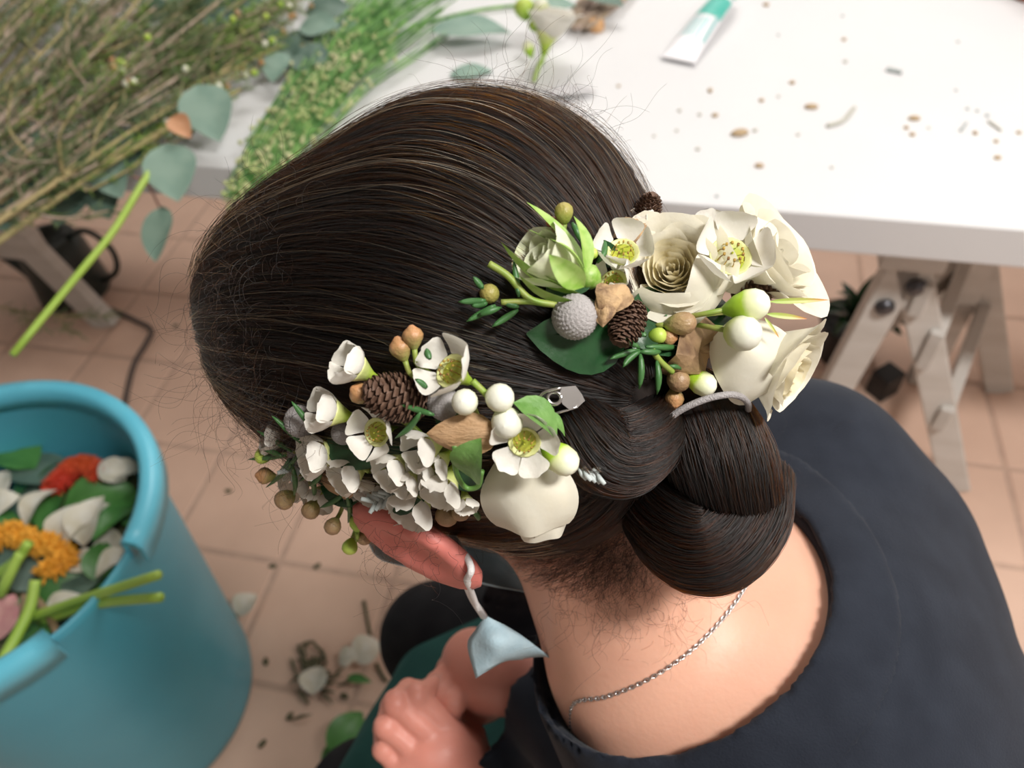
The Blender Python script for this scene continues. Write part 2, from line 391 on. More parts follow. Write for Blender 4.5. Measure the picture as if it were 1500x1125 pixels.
for H in (LH, RH):
    pts = np.array([H['w']]+H['palm']+sum(H['f'], [])+H['t'])
    v, f = surfnet(lambda p: sd_hand(p, H), pts.min(0)-0.035, pts.max(0)+0.035, 0.002)
    Vs.append(v); Fs.append(f+n0); n0 += len(v); As.append(np.full(len(v), 0.62))
body = pobj('body', np.concatenate(Vs), np.concatenate(Fs), m_skin)
at_ = body.data.attributes.new('flush', 'FLOAT', 'POINT'); at_.data.foreach_set('value', np.concatenate(As).astype(np.float32))

# ---- clothes
m_shirt = mat('navy_jersey', (0.010, 0.013, 0.021), 0.85, (0.015, 0.019, 0.029), 40, detail=6, bump=0.25, bscale=900, sheen=0.06, spec=0.2)
m_trs = mat('black_cotton', (0.008, 0.008, 0.010), 0.9, (0.014, 0.014, 0.016), 30, bump=0.2, bscale=500, spec=0.2)
m_apron = mat('dark_green_cotton', (0.012, 0.060, 0.054), 0.85, (0.018, 0.078, 0.070), 25, detail=6, bump=0.2, bscale=800, spec=0.25)
NKC = NB+np.array([-0.026, 0.036, 0.030])
nu = nrm(0.35*CX*0+NB-NK0); nu = nrm(np.array([0.25, -0.35, -1.0])); nx = nrm(np.array([1, 0, 0])-nu*nu[0]); ny = np.cross(nu, nx); NA = np.stack([nx, ny, nu])
def sd_neckhole(p): return ell(p, NKC, NA, (0.098, 0.088, 0.125))
def folds(p):
    return 0.0022*np.sin(p@np.array([60., 25, 90])+2*np.sin(p@np.array([22., 40, 18])))*np.clip((NB[2]-p[:, 2]-0.03)*12, 0, 1)
def sd_shirt(p):
    d = sd_core(p)-0.009-folds(p)
    d = smx(d, -sd_neckhole(p), 0.003)
    for H, el in ((LH, ELR), (RH, ELL)):
        a = nrm(H['w']-el); q = (p-(H['w']-a*0.012))@a
        near = np.linalg.norm(p-H['w'], axis=1) < 0.09
        d = np.where(near, np.maximum(d, q), d)
    return np.maximum(d, 0.60-p[:, 2])
V, F = surfnet(sd_shirt, [-0.22, -0.08, 0.58], [0.50, 0.62, 1.22], 0.0055)
shirt = pobj('shirt', V, F, m_shirt); tag(shirt, 'navy long-sleeved jersey top')
def sd_band(p):
    d = sd_core(p)-0.0108-folds(p); e = sd_neckhole(p)
    d = smx(d, -e, 0.003); return smx(d, e-0.036, 0.004)
V, F = surfnet(lambda p: np.maximum(sd_band(p), -(sd_core(p)-0.0055)), NB-np.array([0.2, 0.24, 0.16]), NB+np.array([0.2, 0.24, 0.16]), 0.0036)
pobj('neckband', V, F, m_shirt)
def sd_legs(p):
    d = chain(p, [HIPR, KR, FEETR], [0.088, 0.062, 0.045], 0.03)
    d = sm(d, chain(p, [HIPL, KL, FEETL], [0.088, 0.062, 0.045], 0.03), 0.02)
    return sm(d, ell(p, (HIPR+HIPL)/2+np.array([0.03, 0, 0.0]), np.eye(3), (0.145, 0.19, 0.115)), 0.05)
V, F = surfnet(lambda p: np.maximum(sd_legs(p), 0.07-p[:, 2]), [-0.33, -0.05, 0.04], [0.50, 0.66, 0.75], 0.009)
pobj('trousers', V, F, m_trs)
for fp in (FEETR, FEETL):
    q = lambda p: np.maximum(sm(ell(p, fp+np.array([-0.06, 0, 0.0]), np.eye(3), (0.12, 0.042, 0.045)), ell(p, fp+np.array([0.02, 0, 0.02]), np.eye(3), (0.05, 0.042, 0.07)), 0.03), 0.002-p[:, 2])
    V, F = surfnet(q, fp-np.array([0.20, 0.06, 0.06]), fp+np.array([0.09, 0.06, 0.11]), 0.008); pobj('shoe', V, F, m_trs)
# apron over the lap: a sheet that lies on the thighs and hangs down in front of the knees
def apron_fn():
    a0, a1 = P(600, 955, 0.617), P(478, 1165, 0.617)        # front edge, where it turns down
    b0, b1 = np.array([0.16, 0.47, 0.66]), np.array([0.14, 0.08, 0.66])
    def fn(u, v):
        s = (u+1)/2; e = a0+(a1-a0)*s*1.15; b = b0+(b1-b0)*s
        if v < 0.6: q = b+(e-b)*(v/0.6); q = q+np.array([0, 0, 0.010*math.sin(math.pi*s)+0.004*math.sin(9*s+3*v)])
        else:
            k = (v-0.6)/0.4; q = e+np.array([-0.03*math.sin(min(1, k*3)*math.pi/2), 0, -0.30*k])+np.array([0.012*math.sin(14*s), 0, 0])*k
        return q
    return fn
V, F = grid(apron_fn(), 30, 36)
ap = pobj('apron', V, F, m_apron); tag(ap, 'dark green apron over the lap')
sol = ap.modifiers.new('solid', 'SOLIDIFY'); sol.thickness = 0.003; ap.modifiers.new('sub', 'SUBSURF').render_levels = 1
# stool she sits on
m_dark = mat('dark_stool_wood', (0.05, 0.035, 0.025), 0.5, (0.08, 0.055, 0.04), 12, stretch=(1, 1, 5))
sc_ = (HIPR+HIPL)/2+np.array([0.04, 0, 0]); stool = empty('stool', (sc_[0], sc_[1], 0), 'dark wooden stool under the seated person', 'stool')
sb = MB(); sb.lathe([(0.0, 0.41), (0.16, 0.41), (0.17, 0.417), (0.17, 0.437), (0.16, 0.446), (0.0, 0.446)], 28); sb.obj('seat', m_dark, stool)
for a in range(4):
    q = math.pi/4+a*math.pi/2; lg = MB(); lg.tube([(0.13*math.cos(q), 0.13*math.sin(q), 0.415), (0.17*math.cos(q), 0.17*math.sin(q), 0.0)], [0.018, 0.014], 10); lg.obj('leg', m_dark, stool)

# ================================================================== HAIR
NKH = NK0+(NK1-NK0)*0.30
def sd_hairhead(p):
    d = ell(p, HC, HA, (0.104, 0.099, 0.089))
    d = sm(d, ell(p, PD(460, 455, 0.385), np.eye(3), (0.048, 0.048, 0.048)), 0.04)     # top of the head, towards the brow
    d = sm(d, ell(p, PD(850, 600, 0.375), np.eye(3), (0.058, 0.052, 0.052)), 0.05)     # back of the head above the bun
    n = cap(p, SK-HU*0.03-HF*0.045, PD(815, 700, 0.420), 0.064, 0.040)
    return sm(d, n, 0.03)
def sd_hair(p):
    d = sd_hairhead(p)
    d = smx(d, -ell(p, SK+HF*0.145-HU*0.095, HA, (0.075, 0.13, 0.085)), 0.012)          # face stays free
    d = smx(d, -ell(p, EARC+EA[0]*0.006+EA[2]*0.004-CU*0.004, EA, (0.036, 0.034, 0.03)), 0.010)   # and the ear
    return d
m_hairbase = mat('dark_hair_base', (0.010, 0.007, 0.006), 0.55, (0.018, 0.013, 0.011), 60, spec=0.3)
V, F = surfnet(sd_hair, HC-0.16, HC+np.array([0.24, 0.16, 0.16]), 0.0045)
hair = pobj('hair', V, F, m_hairbase)
def hair_mat(name, mel, red, rough=0.32):
    m = bpy.data.materials.new(name); m.use_nodes = True; nt = m.node_tree; nt.nodes.remove(nt.nodes['Principled BSDF'])
    h = nt.nodes.new('ShaderNodeBsdfHairPrincipled'); h.parametrization = 'MELANIN'
    h.inputs['Melanin'].default_value = mel; h.inputs['Melanin Redness'].default_value = red
    h.inputs['Roughness'].default_value = rough; h.inputs['Radial Roughness'].default_value = 0.5
    h.inputs['Random Color'].default_value = 0.35; h.inputs['Random Roughness'].default_value = 0.2
    nt.links.new(h.outputs[0], nt.nodes['Material Output'].inputs[0]); return m
m_hair = hair_mat('dark_brown_hair', 0.94, 0.28, 0.42)
m_hair_b = hair_mat('dark_brown_bun_hair', 0.93, 0.5, 0.4)
m_hair_g = hair_mat('grey_hair', 0.12, 0.3)
def strands(name, C, r0, r1, m, label=None):          # C: (n strands, k points, 3) in world space
    n, k, _ = C.shape
    hc = bpy.data.hair_curves.new(name); hc.add_curves([k]*n)
    hc.attributes['position'].data.foreach_set('vector', C.astype(np.float32).ravel())
    ra = hc.attributes.get('radius') or hc.attributes.new('radius', 'FLOAT', 'POINT')
    t = np.linspace(0, 1, k)[None]; rr = np.asarray(r0).reshape(-1, 1)*(1-t)+np.asarray(r1).reshape(-1, 1)*t
    ra.data.foreach_set('value', np.broadcast_to(rr, (n, k)).astype(np.float32).ravel())
    hc.materials.append(m)
    o = bpy.data.objects.new(name, hc); COL.objects.link(o); o.parent = person; o.matrix_local = PINV; o['kind'] = 'stuff'
    if label: o['label'] = label
    return o
def shell(dirs, fn, c=HC):                             # radius of a surface around c in many directions
    r = np.full(len(dirs), 0.26)
    for _ in range(28): r = r-0.85*fn(c+dirs*r[:, None])
    return r
def cr(C, n):                                          # resample many polylines smoothly
    k = C.shape[1]; p = np.concatenate([2*C[:, :1]-C[:, 1:2], C, 2*C[:, -1:]-C[:, -2:-1]], 1)
    q = np.linspace(0, k-1, n); i = np.minimum(q.astype(int), k-2); s = (q-i)[None, :, None]
    a, b, c, d = p[:, i], p[:, i+1], p[:, i+2], p[:, i+3]
    return 0.5*(2*b+(c-a)*s+(2*a-5*b+4*c-d)*s*s+(3*b-a-3*c+d)*s**3)
def wig(n, k, amp, f):                                 # smooth random wobble
    t = np.linspace(0, 1, k)[None, :, None]; out = 0
    for j in range(3):
        out = out+RNG.normal(size=(n, 1, 3))*np.sin(t*f*(j+1)*RNG.uniform(0.6, 1.4, (n, 1, 1))+RNG.uniform(0, 6.3, (n, 1, 1)))/(j+1)
    return amp*out
A0 = nrm(hit(sd_hairhead, 322, 430)[0]-HC); B0 = nrm(hit(sd_hairhead, 945, 590)[0]-HC); A0 = nrm(A0+0.45*CF-0.1*CU)
AXS = nrm(B0-A0); E1 = nrm(np.cross(AXS, [0, 0, 1.])); E2 = np.cross(AXS, E1); MID = nrm(A0+B0)
def flow(phi, K=26, lift=0.0, a=0.10, b=0.10):
    Mr = np.cos(phi)[:, None]*E1+np.sin(phi)[:, None]*E2
    t = np.linspace(0, 1, K)[None, :, None]
    am = A0+a*Mr; bm_ = B0+b*Mr; mm = Mr*1.25+0.15*MID
    D = (1-t)**2*am[:, None]+2*t*(1-t)*mm[:, None]*0.9+t**2*bm_[:, None]
    D = D/np.linalg.norm(D, axis=2)[..., None]
    r = shell(D.reshape(-1, 3), sd_hairhead).reshape(D.shape[:2])
    return D, r
NG = 520; PHI = (np.arange(NG)+0.5)/NG*2*math.pi
GD, GR = flow(PHI)
def main_hair(n, spread, hump, wob, K=26, zlo=-0.002):
    phi = RNG.uniform(0, 2*math.pi, n)
    nc = 230; cc = np.sort(RNG.uniform(0, 2*math.pi, nc)); ci = np.abs((phi[:, None]-cc[None]+math.pi) % (2*math.pi)-math.pi).argmin(1)
    dphi = (phi-cc[ci]+math.pi) % (2*math.pi)-math.pi
    t = np.linspace(0, 1, K)[None]
    pe = cc[ci][:, None]+dphi[:, None]*(1-0.25*np.sin(math.pi*t))+wob*np.sin(t*RNG.uniform(3, 9, (n, 1))+RNG.uniform(0, 6, (n, 1)))
    pe = pe % (2*math.pi); x = pe/(2*math.pi)*NG-0.5; i0 = np.floor(x).astype(int) % NG; i1 = (i0+1) % NG; s = (x-np.floor(x))
    tt_ = np.arange(K)[None]
    D = GD[i0, tt_]*(1-s[..., None])+GD[i1, tt_]*s[..., None]; D /= np.linalg.norm(D, axis=2)[..., None]
    R = GR[i0, tt_]*(1-s)+GR[i1, tt_]*s
    hh = RNG.normal(size=nc)*0.0008
    R = R+hump*np.exp(-(dphi/0.025)**2)[:, None]*np.sin(math.pi*np.clip(t, 0.05, 1))+hh[ci][:, None]+RNG.uniform(zlo, zlo+0.0038, (n, 1))
    return HC+D*R[..., None]
def keep(C, tol=0.007, frac=0.12):
    q = sd_hair(C.reshape(-1, 3)).reshape(C.shape[:2]); return C[(q > tol).mean(1) < frac]
C = keep(main_hair(25000, 1, 0.0020, 0.035))
C = C+wig(len(C), C.shape[1], 0.0007, 7)
strands('hair_strands', C, 0.00011, 0.00009, m_hair)
C = keep(main_hair(900, 1, 0.003, 0.03, zlo=0.002)); C = C+wig(len(C), C.shape[1], 0.0012, 8)
C = C[:, 2:20]; strands('grey_strands', C[:190], 0.00008, 0.00006, m_hair_g, 'a few grey hairs')
strands('stray_strands', C[190:]+np.array([0, 0, 0.001]), 0.00007, 0.00004, m_hair)
# frizz standing off the head, and curls over the brow
def frizz(pix, n, length, lift, curl, m=m_hair, fn=sd_hairhead, K=18, jit=22, along=None):
    out = []
    ctr = [hit(fn, *q)[0] for q in pix]
    for _ in range(n):
        c = ctr[RNG.integers(len(ctr))]+RNG.normal(size=3)*jit*0.0003
        g = sgrad(fn, c[None])[0]; c = c-g*fn(c[None])[0]
        d = nrm(g*lift+(along if along is not None else 0)+RNG.normal(size=3)*0.45); L = length*RNG.uniform(0.4, 1.2)
        b = nrm(np.cross(d, RNG.normal(size=3))); t = np.linspace(0, 1, K)[:, None]; w = RNG.uniform(1.5, 4)
        bend = nrm(RNG.normal(size=3)-g*0.4)
        out.append(c+d*L*t+bend*L*0.55*t**2+curl*L*(b*np.sin(w*math.pi*t)+np.cross(d, b)*(1-np.cos(w*math.pi*t)))*t)
    return np.array(out)
top = [(x, y) for x, y in zip(np.linspace(430, 960, 40), np.interp(np.linspace(430, 960, 40), [430, 480, 560, 680, 790, 900, 960], [240, 195, 158, 140, 160, 232, 300]))]
left = [(345, 420), (350, 470), (360, 520), (380, 560), (405, 590), (365, 370), (390, 320), (410, 280), (420, 600)]
strands('frizz_strands', np.concatenate([frizz(top, 330, 0.028, 0.7, 0.12), frizz(left, 650, 0.032, 0.35, 0.22, along=-0.6*CU+0.15*CX, jit=35)]), 0.00006, 0.00003, m_hair)

# the low bun: three thick locks coiled into one another
def locks(ctrl, n, twist, K=34):
    c = np.array([PD(a, b, d) for a, b, d, r in ctrl]); rr = np.array([[r*d/FPX, 0, 0] for a, b, d, r in ctrl])
    p = bez(c, K); rad = bez(rr, K)[:, 0]
    V, F = tube(p, rad*0.93, 20)
    T_ = np.gradient(p, axis=0); T_ /= np.linalg.norm(T_, axis=1)[:, None]
    x = np.zeros_like(p); x[0] = nrm(np.cross([0.2, 0.1, 1], T_[0]))
    for i in range(1, K): x[i] = nrm(x[i-1]-T_[i]*np.dot(x[i-1], T_[i]))
    y = np.cross(T_, x)
    th = RNG.uniform(0, 2*math.pi, n)[:, None]; cl = np.round(th*5.5)/5.5; th = cl+(th-cl)*0.85
    s = np.linspace(0, 1, K)[None]; ang = th+twist*s+0.07*np.sin(s*RNG.uniform(4, 9, (n, 1))+RNG.uniform(0, 6, (n, 1)))
    rq = rad[None]*(1.0+0.025*np.cos((th-cl)*34)+RNG.uniform(-0.05, 0.045, (n, 1)))
    C = p[None]+rq[..., None]*(np.cos(ang)[..., None]*x[None]+np.sin(ang)[..., None]*y[None])
    return V, F, C
BUN = [
 ([(790, 555, .312, 8), (842, 618, .303, 44), (898, 664, .304, 60), (950, 636, .312, 48), (962, 575, .338, 14)], 2600, 1.2),
 ([(985, 570, .348, 48), (1028, 622, .340, 68), (1062, 690, .342, 70), (1085, 755, .356, 52), (1075, 820, .392, 26)], 3200, 1.0),
 ([(965, 680, .365, 40), (975, 745, .352, 62), (1030, 795, .345, 68), (1090, 760, .350, 58), (1118, 690, .365, 40)], 3000, -1.4)]
bs = []
for ctrl, n, tw in BUN:
    V, F, C = locks(ctrl, n, tw); o = pobj('bun_lock', V, F, m_hairbase); bs.append(C+wig(len(C), C.shape[1], 0.0004, 7))
strands('bun_strands', np.concatenate(bs), 0.0001, 0.00008, m_hair_b)
# fine hairs over the nape, combed towards the bun, and wisps hanging from it
def nape():
    out = []; fn = lambda p: sm(sd_skin(p), sd_hairhead(p), 0.004)
    n = 1500; K = 12
    for i in range(n):
        s = RNG.uniform(0, 1); x = 700+250*s+RNG.normal()*12; yb = np.interp(x, [690, 760, 850, 930, 1000], [790, 850, 880, 885, 880])
        y = yb-abs(RNG.normal())*75+4
        ex, ey = 930+RNG.normal()*30, 730+RNG.normal()*30
        k = RNG.uniform(0.25, 0.8); t = np.linspace(0, k, K)
        cx = x+(ex-x)*t+RNG.normal()*14*np.sin(3*t); cy = y+(ey-y)*t+RNG.uniform(6, 34)*np.sin(math.pi*np.clip(t, 0, 1))
        out.append(np.stack([cx, cy], 1))
    Q = np.array(out).reshape(-1, 2)
    d = CF[None]+((Q[:, 0]-750)/FPX)[:, None]*CX-((Q[:, 1]-562.5)/FPX)[:, None]*CU; d /= np.linalg.norm(d, axis=1)[:, None]
    tt_ = np.full(len(Q), 0.30)
    for _ in range(60): tt_ = tt_+np.clip(fn(CAM+d*tt_[:, None])*0.85, -0.01, 0.03)
    C = CAM+d*tt_[:, None]-d*RNG.uniform(0.0004, 0.0022, (len(Q), 1)); return C.reshape(n, K, 3)
C = nape(); strands('nape_hairs', C+wig(len(C), C.shape[1], 0.0009, 5), 0.00005, 0.00003, m_hair_b)
sk = lambda p: sm(sd_skin(p), sd_hairhead(p), 0.004)
strands('wisps', np.concatenate([frizz([(760, 850), (820, 875), (880, 890), (950, 890), (1000, 875), (900, 870)], 130, 0.022, 0.25, 0.25, fn=sk, along=-0.7*CU+0.3*CX),
  frizz([(1120, 690), (1125, 730), (1120, 650)], 60, 0.03, 0.8, 0.15, fn=sk, along=1.0*CX-0.2*CU, jit=40),
  frizz([(600, 780), (650, 800), (690, 800), (560, 780)], 60, 0.022, 0.5, 0.3, fn=sk, along=-0.5*CU-0.2*CX)]), 0.00006, 0.00003, m_hair)

# ================================================================== FLOWERS IN THE HAIR
def sdist(px, py):
    x, y = px, py; n = 0
    while n < 400:
        p, t = hit(sd_hairhead, x, y, far=0.47)
        if t < 0.45: return t+0.00035*math.hypot(x-px, y-py)
        v = np.array([690-x, 480-y]); v = v/np.linalg.norm(v)*6; x += v[0]; y += v[1]; n += 6
    return 0.36
m_petal = mat('white_petal', (0.84, 0.82, 0.76), 0.5, (0.80, 0.77, 0.69), 5, detail=4, trans=0.28, bump=0.10, bscale=14, ramp=(0.35, 0.8))
m_rose = mat('cream_rose_petal', (0.83, 0.80, 0.68), 0.5, (0.82, 0.77, 0.62), 3, detail=4, trans=0.30, bump=0.10, bscale=7, ramp=(0.35, 0.8))
m_rosein = mat('rose_heart_petal', (0.88, 0.83, 0.66), 0.5, (0.87, 0.80, 0.57), 4, detail=3, trans=0.42, bump=0.08, bscale=9)
m_calyx = grad_mat('waxflower_calyx', [(0.0, (0.16, 0.33, 0.03)), (0.55, (0.36, 0.50, 0.05)), (1.0, (0.66, 0.68, 0.30))], noise=0.25, nscale=6, bump=0.15, bscale=14)
m_stamen = mat('stamen', (0.16, 0.055, 0.02), 0.6, (0.55, 0.38, 0.06), 12)
m_nectar = mat('nectar_disc', (0.33, 0.40, 0.03), 0.35, (0.46, 0.46, 0.06), 9)
m_needle = mat('needle_leaf', (0.035, 0.12, 0.03), 0.4, (0.06, 0.17, 0.05), 120, bump=0.1, bscale=400)
m_twig = mat('green_twig', (0.20, 0.33, 0.04), 0.5, (0.30, 0.33, 0.08), 150)
m_brown = grad_mat('spent_bud', [(0.0, (0.22, 0.30, 0.05)), (0.25, (0.33, 0.28, 0.09)), (0.6, (0.36, 0.22, 0.09)), (1.0, (0.55, 0.26, 0.12))], noise=0.6, nscale=3.2, bump=0.5, bscale=6)
m_grey = grad_mat('greyish_bud', [(0.0, (0.20, 0.28, 0.06)), (0.4, (0.40, 0.29, 0.13)), (1.0, (0.30, 0.18, 0.10))], noise=0.6, nscale=3, bump=0.5, bscale=6)
m_olive = grad_mat('olive_bud', [(0.0, (0.20, 0.27, 0.04)), (1.0, (0.36, 0.30, 0.08))], noise=0.7, nscale=3.5, bump=0.4, bscale=8)
m_wbud = grad_mat('white_bud', [(0.0, (0.30, 0.52, 0.04)), (0.30, (0.62, 0.70, 0.28)), (0.55, (0.80, 0.81, 0.62)), (1.0, (0.84, 0.84, 0.74))], noise=0.2, nscale=2.5, trans=0.1, bump=0.3, bscale=2.2)
m_gbud = grad_mat('green_bud', [(0.0, (0.20, 0.46, 0.02)), (0.5, (0.40, 0.62, 0.04)), (0.62, (0.72, 0.77, 0.40)), (1.0, (0.82, 0.83, 0.68))], noise=0.16, nscale=2.5, bump=0.3, bscale=2.2)
m_limebud = grad_mat('lime_bud', [(0.0, (0.22, 0.45, 0.02)), (1.0, (0.52, 0.62, 0.12))], noise=0.3, nscale=3)
m_redbud = mat('red_bud', (0.33, 0.06, 0.03), 0.45, (0.42, 0.18, 0.06), 3, bump=0.3)
m_brunia = mat('silver_brunia', (0.50, 0.475, 0.47), 0.9, (0.38, 0.355, 0.35), 30, bump=0.6, bscale=38, ramp=(0.3, 0.7))
m_cone = mat('brown_cone_scale', (0.075, 0.035, 0.02), 0.7, (0.15, 0.085, 0.055), 7, bump=0.3, bscale=14)
m_dried = mat('dried_leaf', (0.42, 0.25, 0.12), 0.65, (0.52, 0.33, 0.18), 4, detail=6, bump=0.5, bscale=9, stretch=(1, 3, 1), trans=0.12)
m_dried2 = mat('curled_dry_bract', (0.13, 0.07, 0.035), 0.7, (0.50, 0.33, 0.17), 3, detail=6, bump=0.5, bscale=8)
m_leaf = mat('green_leaf', (0.11, 0.25, 0.05), 0.42, (0.17, 0.33, 0.09), 4, trans=0.1, bump=0.15, bscale=12)
m_darkleaf = mat('dark_glossy_leaf', (0.010, 0.045, 0.014), 0.25, (0.018, 0.065, 0.022), 4, bump=0.1, bscale=10)
m_sepal = mat('rose_sepal', (0.22, 0.42, 0.05), 0.45, (0.40, 0.56, 0.16), 4, trans=0.15)
m_rosebud = mat('greenish_rosebud', (0.80, 0.81, 0.64), 0.5, (0.72, 0.77, 0.50), 2, trans=0.2, bump=0.1, bscale=6)
m_silver = mat('dusty_silver_leaf', (0.44, 0.50, 0.49), 0.8, (0.52, 0.57, 0.56), 200)
m_tip = grad_mat('sepal_tip', [(0.0, (0.30, 0.45, 0.08)), (0.6, (0.42, 0.42, 0.10)), (1.0, (0.55, 0.16, 0.03))], axis='X')

# -- meshes shared by the flowers (unit: one flower width)
def petal_mesh(L, Wd, alpha, cup, seed, name='petal', m=m_petal, n=7):
    r = random.Random(seed)
    ph = [r.uniform(0, 6) for _ in range(3)]
    def fn(u, v):
        w = Wd*(math.sqrt(max(0.0, 1-(max(0.0, v-0.55)/0.47)**2))*(0.52+0.48*min(1, v*2.0)) if v < 0.999 else 0.30)
        vv = v*(1-0.10*u*u*v)
        s = L*vv; a = alpha+cup*(vv-0.3)
        x = 0.255+s*math.cos(a); z = 0.50+s*math.sin(a)+cup*0.20*u*u*w*2+0.018*math.sin(4*u+ph[0])*v+0.012*math.sin(9*v+5*u+ph[1])*v
        return (x, u*w, z)
    V, F = grid(fn, n, n); return mkmesh(name, V, F, m)
WAXP = {k: [petal_mesh(0.42, 0.285, a, c, i*7+int(a*10)) for i in range(3)] for k, (a, c) in {'open': (0.50, 0.75), 'cup': (0.85, 0.80), 'flat': (0.22, 0.45)}.items()}
_b = MB(); _b.lathe([(0.028, -0.16), (0.035, 0.0), (0.075, 0.06), (0.10, 0.18), (0.17, 0.32), (0.255, 0.47), (0.285, 0.53), (0.265, 0.525), (0.20, 0.47)], 14); CALYX = _b.mesh('calyx', m_calyx)
_b = MB(); _b.lathe([(0.205, 0.475), (0.10, 0.455), (0.03, 0.465), (0.018, 0.52), (0.015, 0.62), (0.0, 0.63)], 12); NECT = _b.mesh('nectar_disc', m_nectar)
_b = MB()
for i in range(10):
    a = i*math.pi/5+0.2; c = np.array([math.cos(a), math.sin(a), 0]); _b.tube([c*0.19+np.array([0, 0, 0.5]), c*0.165+np.array([0, 0, 0.60]), c*0.13+np.array([0, 0, 0.64])], [0.008, 0.007, 0.004], 4)
    _b.box(c*0.13+np.array([0, 0, 0.645]), (0.035, 0.03, 0.03))
STAM = _b.mesh('stamens', m_stamen)
def waxflower(parent, px, py, d, size, kind='open', up=None, lift=0.018, D=None, np_=5):
    # px,py: middle of the petals; d: facing as (right, up, to viewer); size in pixels across
    D = D or sdist(px, py)-lift; s = size*D/FPX/0.86
    z = vdir(*d); o = PD(px, py, D)-z*s*0.58
    q = link('waxflower', CALYX, parent, frame(o, z, vdir(*(up or (0.2, 1, 0.1))), s))
    link('nectar_disc', NECT, q); st = link('stamens', STAM, q)
    for i in range(np_):
        p = link('petal', WAXP[kind][i % 3], q); p.matrix_local = Matrix.Rotation(i*2*math.pi/5+random.uniform(-0.08, 0.08), 4, 'Z')
    return q
def bud_mesh(name, m, prof, n=14): b = MB(); b.lathe(prof, n); return b.mesh(name, m)
egg = [(0.05, -0.5), (0.16, -0.46), (0.30, -0.32), (0.44, -0.08), (0.47, 0.10), (0.42, 0.30), (0.27, 0.44), (0.10, 0.50), (0.0, 0.51)]
urn = [(0.06, -0.62), (0.10, -0.52), (0.24, -0.34), (0.40, -0.08), (0.44, 0.10), (0.36, 0.27), (0.19, 0.40), (0.09, 0.50), (0.0, 0.52)]
ball = [(0.12, -0.50), (0.30, -0.40), (0.44, -0.22), (0.50, 0.0), (0.46, 0.2), (0.34, 0.37), (0.16, 0.47), (0.0, 0.50)]
longb = [(0.06, -0.75), (0.16, -0.62), (0.32, -0.36), (0.42, -0.05), (0.40, 0.22), (0.30, 0.40), (0.14, 0.50), (0.0, 0.52)]
BUD = {'brown': bud_mesh('spent_bud', m_brown, urn), 'grey': bud_mesh('greyish_bud', m_grey, egg), 'olive': bud_mesh('olive_bud', m_olive, egg), 'white': bud_mesh('white_bud', m_wbud, ball),
       'green': bud_mesh('green_bud', m_gbud, longb), 'lime': bud_mesh('lime_bud', m_limebud, egg), 'red': bud_mesh('red_bud', m_redbud, ball)}
BN = {'brown': 'brown_bud', 'grey': 'brown_bud', 'olive': 'olive_bud', 'white': 'white_bud', 'green': 'green_bud', 'lime': 'green_bud', 'red': 'red_bud'}
def bud(parent, kind, px, py, r, d, lift=0.018, stem=None, D=None, asp=1.0):
    D = D or sdist(px, py)-lift; s = 2*r*D/FPX; o = PD(px, py, D); z = vdir(*d)
    q = link(BN[kind], BUD[kind], parent, frame(o, z, None, s)@Matrix.Diagonal((1, 1, asp, 1)))
    if stem:
        e = PD(stem[0], stem[1], sdist(stem[0], stem[1])-0.006); a = o-z*s*0.45*asp; mid = (a+e)/2-z*0.002
        b = MB(); b.tube(bez([a, a-z*np.linalg.norm(e-a)*0.3, mid, e], 8), [0.0011, 0.001, 0.001, 0.001, 0.001, 0.0011, 0.0012, 0.0012], 6); b.obj('stem', m_twig, parent)
    return q
_n = MB(); _k = np.linspace(0, 1, 7); _n.tube([(0, 0.06*math.sin(3*t), t) for t in _k], [0.02, 0.045, 0.055, 0.058, 0.052, 0.036, 0.006], 6); NEED = _n.mesh('needle_leaf', m_needle)
def needle(parent, a, b, lift=0.02, w=1.0, D=None, m=None):
    D0 = D or sdist(*a)-lift; D1 = (D or sdist(*b)-lift)
    p, q = PD(a[0], a[1], D0), PD(b[0], b[1], D1); L = np.linalg.norm(q-p)
    M_ = frame(p, q-p, -CF)@Matrix.Diagonal((0.026*w, 0.026*w, L, 1)); M_ = frame(p, q-p, CX*0.3+CU)@Matrix.Diagonal((0.022*w, 0.022*w, L, 1))
    return link('needle_leaf', NEED, parent, M_)
def twig(parent, pts, r=0.0011, lift=0.014, name='twig', m=None, D=None):
    b = MB(); P_ = bez([PD(x, y, D or sdist(x, y)-lift) for x, y in pts], 6*len(pts)); b.tube(P_, r, 7); return b.obj(name, m or m_twig, parent)
# brunia: a ball of tiny florets
def brunia_mesh():
    n = 2200; i = np.arange(n)+0.5; ph = np.arccos(1-2*i/n); th = math.pi*(1+5**0.5)*i
    bm = bmesh.new(); bmesh.ops.create_icosphere(bm, subdivisions=5, radius=0.5)
    g = np.stack([np.cos(th)*np.sin(ph), np.sin(th)*np.sin(ph), np.cos(ph)], 1)[:420*5:5] if False else None
    k = 330; i = np.arange(k)+0.5; ph = np.arccos(1-2*i/k); th = math.pi*(1+5**0.5)*i; g = np.stack([np.cos(th)*np.sin(ph), np.sin(th)*np.sin(ph), np.cos(ph)], 1)
    bm.verts.ensure_lookup_table(); C = np.array([v.co for v in bm.verts]); N = C/np.linalg.norm(C, axis=1)[:, None]
    dm = np.arccos(np.clip((N@g.T).max(1), -1, 1)); r = 0.5*(1+0.05*np.clip(1-(dm/0.085)**2, -0.6, 1))
    for v, q, rr in zip(bm.verts, N, r): v.co = q*rr
    me = bpy.data.meshes.new('brunia_ball'); bm.to_mesh(me); bm.free(); me.materials.append(m_brunia)
    me.polygons.foreach_set('use_smooth', np.ones(len(me.polygons), bool)); return me
BRUN = brunia_mesh()
